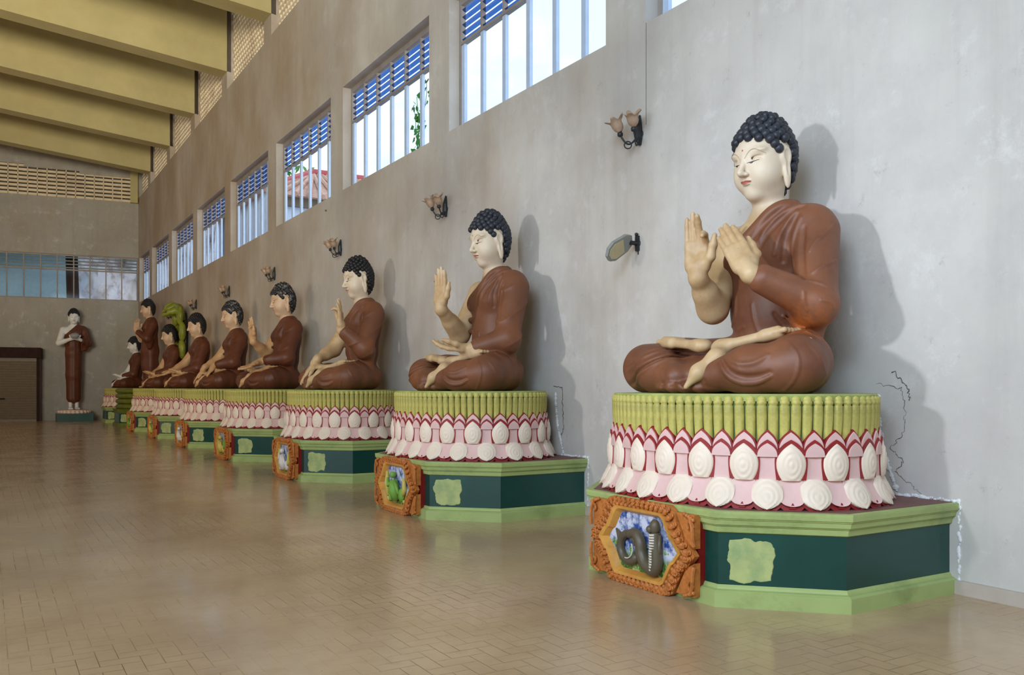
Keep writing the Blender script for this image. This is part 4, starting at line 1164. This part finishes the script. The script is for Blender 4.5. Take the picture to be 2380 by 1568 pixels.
def welt(Rb, q, r, kind):
    n = len(q); t = np.linspace(0, 1, n); rr = r*(.35+.65*np.sin(PI*np.clip(t, .04, .96))**.5)
    def fn(P):
        best = np.full(len(P), 9., f4)
        for i in range(n-1):
            a = q[i]; ba = q[i+1]-a; h = np.clip(((P-a)@ba)/float(ba@ba), 0, 1)
            best = np.minimum(best, np.linalg.norm(P-a-h[:,None]*ba, axis=1)-(rr[i]+(rr[i+1]-rr[i])*h))
        return best
    c = (q.min(0)+q.max(0))/2; R = float(np.linalg.norm(q-c, axis=1).max())+r
    Rb.op('s' if kind == 'g' else 'u', {'g': .026, 'r': .022, 's': .014, 'a': .014}[kind], fn, c, R)
def folds(dz, seated=True, P_={}):
    def fn(P, d):
        x, y, z = P[:,0], P[:,1], P[:,2]-dz
        c = robe_cut(P, dz); hem = np.exp(-((c+.05)/.030)**2)*np.clip((y+.5)/.15, 0, 1)*np.clip((.45-y)/.1, 0, 1)
        d = d-.012*hem
        if not P_.get('sleeve_lines'):
            # diagonal creases round the left sleeve
            ms = np.clip((y-.40)/.08, 0, 1)*np.clip((1.38-z)/.1, 0, 1)*np.clip((z-.5)/.08, 0, 1)
            d = d-.013*ms*(1-np.abs(np.sin((z*3.1+x*1.9+.35)*PI)))**5
        if seated:
            # long folds sweeping across the far shin
            g0 = .27*np.clip((y+.95)/.72, 0, 1)**1.5; ml = np.clip((-.08-y)/.08, 0, 1)*np.clip((x-.12)/.12, 0, 1)*np.clip((y+.98)/.2, 0, 1)*np.clip((.42-z)/.04, 0, 1)
            for o_, w_ in ((.035,.020),(.105,.017),(.175,.016),(.235,.013)):
                d = d-.013*ml*np.exp(-((z-g0-o_)/w_)**2)
            d = d+.016*ml*np.exp(-((z-g0-.070)/.012)**2)
            # fan of cloth between the shins
            mf = np.clip((.10-z)/.03, 0, 1)*np.clip((x-.45)/.08, 0, 1)*np.clip((.26-np.abs(y+.04))/.05, 0, 1)
            d = d-.007*mf*np.cos(y*44+z*10)
            d = d-.008*np.clip((.36-z)/.1, 0, 1)*np.clip((-.05-x)/.1, 0, 1)*np.abs(np.sin(np.arctan2(z-.55, x+.15)*7))**3*np.clip((np.abs(y)-.2)/.1, 0, 1)
        else:
            ml = np.clip((.9-z)/.2, 0, 1)
            d = d-.012*ml*np.cos(y*34)*np.clip(.3+np.abs(y)*2, 0, 1)
        return d
    return fn
def armpose(p):
    return p
def body_fields(P, dz=0, seated=True, head_tilt=.10, hc=HC):
    """P: dict with right/left arm joints and hand specs. Returns skin field, robe field and head frame"""
    up = np.array([0,0,dz])
    K = Field(); torso(K, -.012, dz)
    K.cap((-.275,0,1.38+dz), (-.215,0,1.66+dz), .150, .118, .06)
    K.ops = K.ops
    ra = [np.array(q, float)+up for q in P['ra']]; la = [np.array(q, float)+up for q in P['la']]
    K.chain([(-.28,-.43,1.27+dz), ra[0], ra[1]], [.150,.125,.072], .05)
    K.cap(ra[0], (ra[0]+ra[1])/2, .112, .104, .04)
    lw = la[1]; lf0 = la[0]; K.chain([(-.28,.40,1.25+dz), lf0, lf0+(lw-lf0)*.45], [.10,.08,.08], .03); K.cap(lf0+(lw-lf0)*.45, lw, .085, .068, .02)
    for key, w, side in (('rh', ra[1], 1), ('lh', lw, -1)):
        if P.get(key): h = P[key]; hand(K, w+nrm(h[0])*.035, h[0], h[1], side, *h[2:])
    if seated:
        foot(K, (.46,.12,.345+dz), (.18,.68,.475+dz), (-.1,-.15,1), -1, .95)
        foot(K, (.44,-.02,.370+dz), (.34,-.68,.440+dz), (0,0,1), 1, .92)
        K.chain([(.76,.10,.05),(.70,.17,.16),(.58,.24,.27),(.46,.16,.33)], [.018,.052,.060,.060], .06)   # shin showing under the hem
    else:
        for s in (-1,1):
            K.cap((-.25,.13*s,P.get('hem',.38)+.2), (-.25,.13*s,.10), .11, .075, .04)
            K.cap((-.25,.13*s,.4+dz), (-.25,.13*s,P.get('hem',.38)+.2), .10, .11, .04)
            foot(K, (-.30,.13*s,.05), (.12,.15*s,.045), (0,0,1), 1 if s > 0 else -1, 1.0)
    W, A = head_field(K, head_tilt, hc+up)
    Rb = Field(); torso(Rb, .024, dz)
    if seated:
        Rb.ell((-.22,0,.22), (.34,.50,.26), .10)
        for s in (-1,1):
            kl = .76 if s > 0 else .90
            Rb.chain([(-.20,.28*s,.235),(.12,.62*s,.230),(.30,kl*s,.222)], [.24,.225,.195], .08)
            Rb.chain([(.30,kl*s,.20),(.50,.50*s,.175),(.62,.16*s,.13)], [.195,.170,.10], .08)
        Rb.ell((.18,0,.14), (.42,.60,.20), .08)
        Rb.ell((.56,-.06,.045), (.17,.36,.055), .03)
    else:
        zb = P.get('hem', .38)
        Rb.chain([(-.25,0,.68+dz),(-.25,0,.25+dz),(-.25,0,(dz+zb)*.55),(-.25,0,zb)], [.27,.32,.30,.24], .12)
        Rb.cap((-.25,-.13,.1+dz), (-.25,-.13,zb), .20, .18, .06); Rb.cap((-.25,.13,.1+dz), (-.25,.13,zb), .20, .18, .06)
    cf = P.get('cuff', .55)
    # neckline first, then the left sleeve over it
    Rb.fun(lambda Q: robe_cut(Q, dz).astype(f4), 'i', .02)
    Rb.chain([(-.28,.445,1.265+dz), la[0], la[0]+(la[1]-la[0])*cf], [.180,.150,.112], .035)
    Rb.ell((-.28,.34,1.37+dz), (.17,.20,.13), .06)
    e = la[0]; Rb.chain([e+np.array([-.02,-.03,-.02]), ((-.12,.52,.62+dz)), (-.16,.46,.40+dz)], [.14,.13,.10], .10)
    if P.get('drape', False) or P.get('frill', False):
        # gathered frill hanging beside the bare chest
        for i in range(6):
            z = 1.12-.072*i+dz; w = .05*(i%2); Rb.cap((-.045+.03*(i%2),-.16-w,z), (-.08,.05,z+.075), .027, .020, .018)
            Rb.cap((-.045+.03*(i%2),-.16-w,z), (-.055,-.15,z-.04), .024, .016, .018)
    if FOLDS: fold_ops(Rb, dz, seated, P)
    Rb.fun(folds(dz, seated, P), 'f')
    Rb.fun(lambda Q: (.002-Q[:,2]).astype(f4), 'i', .004)
    K.fun(lambda Q: (.004-Q[:,2]).astype(f4), 'i', .004)
    return K, Rb, W, A
def make_statue(name, label, P, loc, rz=0, res=.012, dz=0, seated=True, mats=('skin','robe','hair'), scale=1., tilt=.10, hres=None, cat='statue', group='seated robed statues along the wall', faceM=None, mini=False, r0=.040):
    root = empty(name, loc, rz); tag(root, label, cat, group)
    K, Rb, W, A = body_fields(P, dz, seated, tilt)
    zt = 2.45+dz; hz = 1.60+dz; hres = hres or res*.5
    boxes = [((-.75,-1.0,-.02), (1.15,1.15,hz+2.5*res), res), ((-.55,-.36,hz), (.25,.36,zt-.1), hres)]
    for key, j in (('ra', 'rh'), ('la', 'lh')):
        pass
    v, f = polygonize(K, boxes)
    body = link('body', np_mesh('body', v*FLIP, f, M[mats[0]]), root)
    if faceM:
        # face and ears carry their own paint below the hair
        body.data.materials.append(M[faceM]); cz = v[f].mean(1)
        body.data.polygons.foreach_set('material_index', (cz[:,2] > hz-.03+.35*np.clip(-cz[:,0]-.1,0,.2)).astype(np.int32))
    v, f = polygonize(Rb, [((-.75,-1.35,-.02), (1.0,1.35,1.62+dz), res*1.05)])
    link('robe', np_mesh('robe', v*FLIP, f, M[mats[1]]), root)
    hair_part(root, W, A, M[mats[2]], not mini, r0)
    KK = Field(); head_field(KK, tilt, HC+np.array([0,0,dz])); face_parts(root, KK, W, A, mini)
    root.scale = (scale,)*3
    return root
flat4 = [.12,.10,.12,.16]
POSES = {
 # right palm raised, left hand before the chest
 0: dict(ra=[(.07,-.33,.71),(.36,-.20,.94)], la=[(-.02,.665,.67),(.40,.40,.90)], cuff=.80,
         rh=((-.02,-.05,1),(.80,.58,.02),[(.7,.9,.5),(.25,.3,.2),.05,.04],(.7,.7,.6),.0,.6,1.,(.19,.225,.24,.225)),
         lh=((0,-.57,.82),(-.66,-.615,-.43),[.06,.05,.06,.08],(.80,.75,.25),-.02,.9,.97)),
}
POSES[0]['sleeve_lines'] = True
POSES.update({
 # right palm raised forward, left hand open in the lap
 1: dict(ra=[(.06,-.36,.72),(.45,-.12,1.02)], la=[(-.05,.64,.62),(.34,.46,.50)], cuff=.78, frill=True,
         rh=((.0,.0,1),(.93,.30,0),[.06,.05,.06,.08],(.6,.75,.2),.02,.6),
         lh=((.48,-.62,.04),(.1,-.1,1),[.25,.25,.28,.32],(.5,.8,.4),.03,.4)),
 2: dict(ra=[(.10,-.44,.70),(.46,-.24,.52)], la=[(-.02,.66,.68),(.33,.56,.98)], cuff=.80, frill=True,
         lh=((.06,.02,1),(.8,-.5,0),[(.5,.8,.6),.06,.08,.10],(.8,.5,.5),.10,.4),
         rh=((.55,-.25,-.80),(-.75,.1,-.6),[.14,.10,.12,.2],(.6,.7,.1),.05,.4)),
 3: dict(ra=[(.08,-.40,.78),(.42,-.14,1.02)], la=[(-.05,.64,.66),(.40,.46,.58)], cuff=.75, frill=True,
         rh=((.05,.0,1),(.85,.45,0),[(.8,1.,.6),.10,.08,.10],(.8,.6,.6),.05,.6),
         lh=((.78,-.05,-.34),(.3,.15,1),[.10,.10,.12,.16],(.5,.8,.2),.03,.4)),
 4: dict(ra=[(.10,-.44,.74),(.44,-.30,.56)], la=[(-.02,.66,.68),(.38,.50,.58)], cuff=.75, frill=True,
         rh=((.55,-.25,-.80),(-.75,.1,-.6),[.14,.10,.12,.2],(.6,.7,.1),.05,.4),
         lh=((.62,.10,-.80),(-.75,.0,-.6),[.12,.10,.14,.2],(.6,.7,.1),.05,.4)),
 5: dict(ra=[(.10,-.46,.74),(.46,-.36,.54)], la=[(-.05,.64,.62),(.34,.44,.48)], cuff=.8,
         rh=((.85,-.15,-.40),(.4,.1,.9),[.10,.10,.12,.2],(.6,.7,.1),.05,.4),
         lh=((.40,-.70,.02),(.1,-.1,1),[.25,.25,.28,.32],(.5,.8,.4),.03,.4)),
 6: dict(ra=[(.04,-.56,.66),(.38,-.30,.50)], la=[(-.05,.62,.62),(.36,.36,.50)], cuff=.8,
         rh=((.30,.75,.04),(.1,.1,1),[.2,.2,.25,.3],(.5,.8,.4),.03,.4),
         lh=((.35,-.70,.06),(.1,-.1,1),[.25,.25,.28,.32],(.5,.8,.4),.03,.4)),
 7: dict(ra=[(-.02,-.58,.72),(.26,-.12,1.05)], la=[(-.04,.60,.72),(.26,.14,1.0)], cuff=.8,
         rh=((-.1,.3,.9),(-.2,.8,.2),[.2,.2,.25,.3],(.7,.6,.3),.03,.4),
         lh=((-.1,-.4,.8),(-.2,-.8,.2),[.3,.3,.3,.3],(.7,.6,.3),.03,.4)),
 9: dict(hem=.52, ra=[(-.06,-.62,.66),(.24,-.16,.84)], la=[(-.06,.60,.66),(.24,.18,.84)], cuff=.62,
         rh=((.2,.9,.1),(.1,-.1,1),[.5,.5,.5,.5],(.7,.6,.3),.03,.4),
         lh=((.2,-.9,.1),(.1,.1,1),[.5,.5,.5,.5],(.7,.6,.3),.03,.4)),
})
SLAB = ['largest and nearest seated statue, right palm raised and left hand before its chest',
        'second seated statue, right palm raised and left hand resting in its lap',
        'third seated statue, left hand raised and right hand reaching over its knee',
        'fourth seated statue, right hand raised and left forearm extended over its knee',
        'fifth seated statue, white flecks in its hair, both hands reaching down over the knees',
        'sixth seated statue, smooth dark hair, right hand held low over its knee',
        'seated statue sheltered by a green serpent hood']
ZSEAT = 1.45
RES = [.0095, .0115, .015, .020, .024, .028, .030]
HAIRM = ['hair','hair','hair2','hair_fleck','hair_fleck','hair2','hair2']
for i in range(7):
    if ONLY is not None and i not in ONLY: continue
    POSES[i]['minr'] = RES[i]*.9
    make_statue('seated_statue', SLAB[i], POSES[i], (5.3, SY[i]-.03, ZSEAT), 0, RES[i]*RMUL, 0, True, ('skin_seated' if i < 3 else 'skin_tan','robe_rust' if i == 0 else 'robe' if i < 3 else 'robe_dark',HAIRM[i]),
                mini=i > 3, tilt=.10 if i == 0 else .14, scale=(.97 if i == 6 else 1.))
if ONLY is None or 7 in ONLY:
    make_statue('standing_statue', 'tall standing statue with hands held to its chest by the far windows', POSES[7], (5.3, 36.9, ZSEAT), 0, .028*RMUL, 1.22, False,
                ('skin_tan','robe_dark','hair2'), group=None, mini=True)
    make_statue('seated_statue', 'small seated statue with white face in the far corner', POSES[6], (5.3, 40.6, ZSEAT), 0, .030*RMUL, 0, True,
                ('skin_white','robe_dark','hair2'), mini=True, scale=.97)
    st = make_statue('standing_statue', 'standing white skinned statue in brown robe holding a bowl at the end wall', POSES[9], (3.32, 42.75, .50), PI/2, .026*RMUL, 2.4, False,
                ('skin_white','robe_dark','hair2'), group=None, mini=True, scale=.95)
    bw = MB(); bw.lathe([(.0,-.13),(.10,-.12),(.17,-.05),(.18,.03),(.15,.07),(.14,.07),(.14,.06)], (0,0,0), 20); bw.lathe([(.15,.07),(.10,.10),(.0,.115)], (0,0,0), 20)
    o = bw.build('alms_bowl', M['bowl'], None, smooth=True); o.location = (3.32, 42.75-.36, .50+(.84+2.4+.15)*.95); o.scale = (1.05,)*3
    tag(o, 'round grey bowl held by the standing statue at the end wall', 'bowl')
    pr = empty('lotus_plinth', (3.32, 42.7, 0)); tag(pr, 'low dark green plinth ringed with pink petals under the bowl holding statue', 'plinth')
    b = MB(); b.box(-.70,.70,-.62,.55,0,.34); b.build('base', M['teal'], pr)
    b = MB(); b.lathe([(.62,.34),(.66,.38),(.60,.44),(.55,.50),(0,.50)], (0,0,0), 28); b.build('disc', M['petal_pink'], pr)
    pet = MB(); pet.ball((0,0,0), .085, 8, 0, (1,.6,.9)); pme = pet.mesh('petal', M['petal_white'], True)
    for i in range(22):
        a = 2*PI*i/22; o = link('petal', pme, pr); o.location = (.62*math.cos(a), .62*math.sin(a), .405); o.rotation_euler = (0,0,a+PI/2)
# serpent hood behind the seventh statue
nr = empty('serpent_hood', (5.3, SY[6]-.03, ZSEAT)); tag(nr, 'yellow green many headed serpent hood rising behind a seated statue', 'serpent')
b = MB()
b.tube([(.66,.12,.02),(.66,.0,.5),(.65,-.06,1.2),(.64,-.04,1.9),(.60,.0,2.6)], [.26,.30,.36,.42,.34], 16)
b.v = [(.62+(x-.62)*.28, y, z) for x, y, z in b.v]
b.build('neck', M['naga_dark'], nr, smooth=True)
for sy in (-1, 1):
    b = MB()
    for y, z, r in ((.44,1.35,.28),(.50,1.95,.28),(.42,2.5,.27)): b.ball((.50 if z < 2.4 else .44, sy*y, z), r, 12, 0, (.45,.8,1.25))
    b.build('hood_lobe', M['naga'], nr, smooth=True)
b = MB()
for y, z, x in ((-.40,2.72,.1),(-.2,2.86,.0),(0,2.92,-.05),(.2,2.86,.0),(.40,2.72,.1)):
    b.tube([(.52,y*.8,z-.35),(.44,y,z-.10),(.26,y*1.05,z-.04),(.08,y*1.08,z-.12),(.0,y*1.08,z-.2)], [.13,.16,.14,.09,.03], 12)
b.build('serpent_head', M['naga'], nr, smooth=True)

# ---------------------------------------------------------------- light
def area(name, loc, target, sx, sy, power, col, spread=180):
    l = bpy.data.lights.new(name, 'AREA'); l.shape = 'RECTANGLE'; l.size = sx; l.size_y = sy; l.energy = power; l.color = col
    l.spread = math.radians(spread); o = bpy.data.objects.new(name, l); COL.objects.link(o); o.location = loc
    o.rotation_euler = (Vector(target)-Vector(loc)).to_track_quat('-Z', 'Y').to_euler(); return o
def spot(name, loc, target, power, col, ang, rad, blend=1.):
    l = bpy.data.lights.new(name, 'SPOT'); l.energy = power; l.color = col; l.spot_size = math.radians(ang); l.spot_blend = blend; l.shadow_soft_size = rad
    o = bpy.data.objects.new(name, l); COL.objects.link(o); o.location = loc
    o.rotation_euler = (Vector(target)-Vector(loc)).to_track_quat('-Z', 'Y').to_euler(); return o
# daylight from the open side near the viewer (cool) and from opposite openings; warm fills added out of view
area('daylight_near', (-6, -3, 8.0), (6.5, 4.0, 3.2), 7, 4, 620, (.66,.82,1.0), 115)
area('beam_side_fill', (-8, -5, 4.5), (-1, 24, 12), 7, 4, 1000, (1.0,.91,.70), 60)  # added unseen lamp that brightens the beam sides
area('warm_fill_far', (-9, 34, 7), (6, 34, 3), 12, 3, 190, (1.0,.56,.24))  # added unseen orange fill that warms the deep end of the wall
area('ceiling_fill', (-10.5, 24, 1.2), (0, 27, 12), 4, 26, 700, (1.0,.80,.50), 130)  # added upward lamp in place of bounced light, brightens the ceiling
for k in range(9):
    y = 5.1+4.57*k
    c = min(1, k/4)
    spot('opposite_opening', (-9, y+.3, 4.2), (6, y, 2.4), [3100,2300,1500,900,600,430,330,300,330][k], (.88+.12*c,.93-.19*c,1.0-.58*c), 25, .36)

SC.view_settings.view_transform = 'Standard'; SC.view_settings.look = 'None'
SC.view_settings.exposure = EXPO; SC.view_settings.gamma = 1
try: SC.view_settings.use_curve_mapping = False
except Exception: pass
SC.cycles.max_bounces = 8; SC.cycles.diffuse_bounces = 4; SC.cycles.transparent_max_bounces = 16
SC.cycles.sample_clamp_indirect = 6.0; SC.cycles.caustics_reflective = False; SC.cycles.caustics_refractive = False
SC.cycles.use_denoising = True
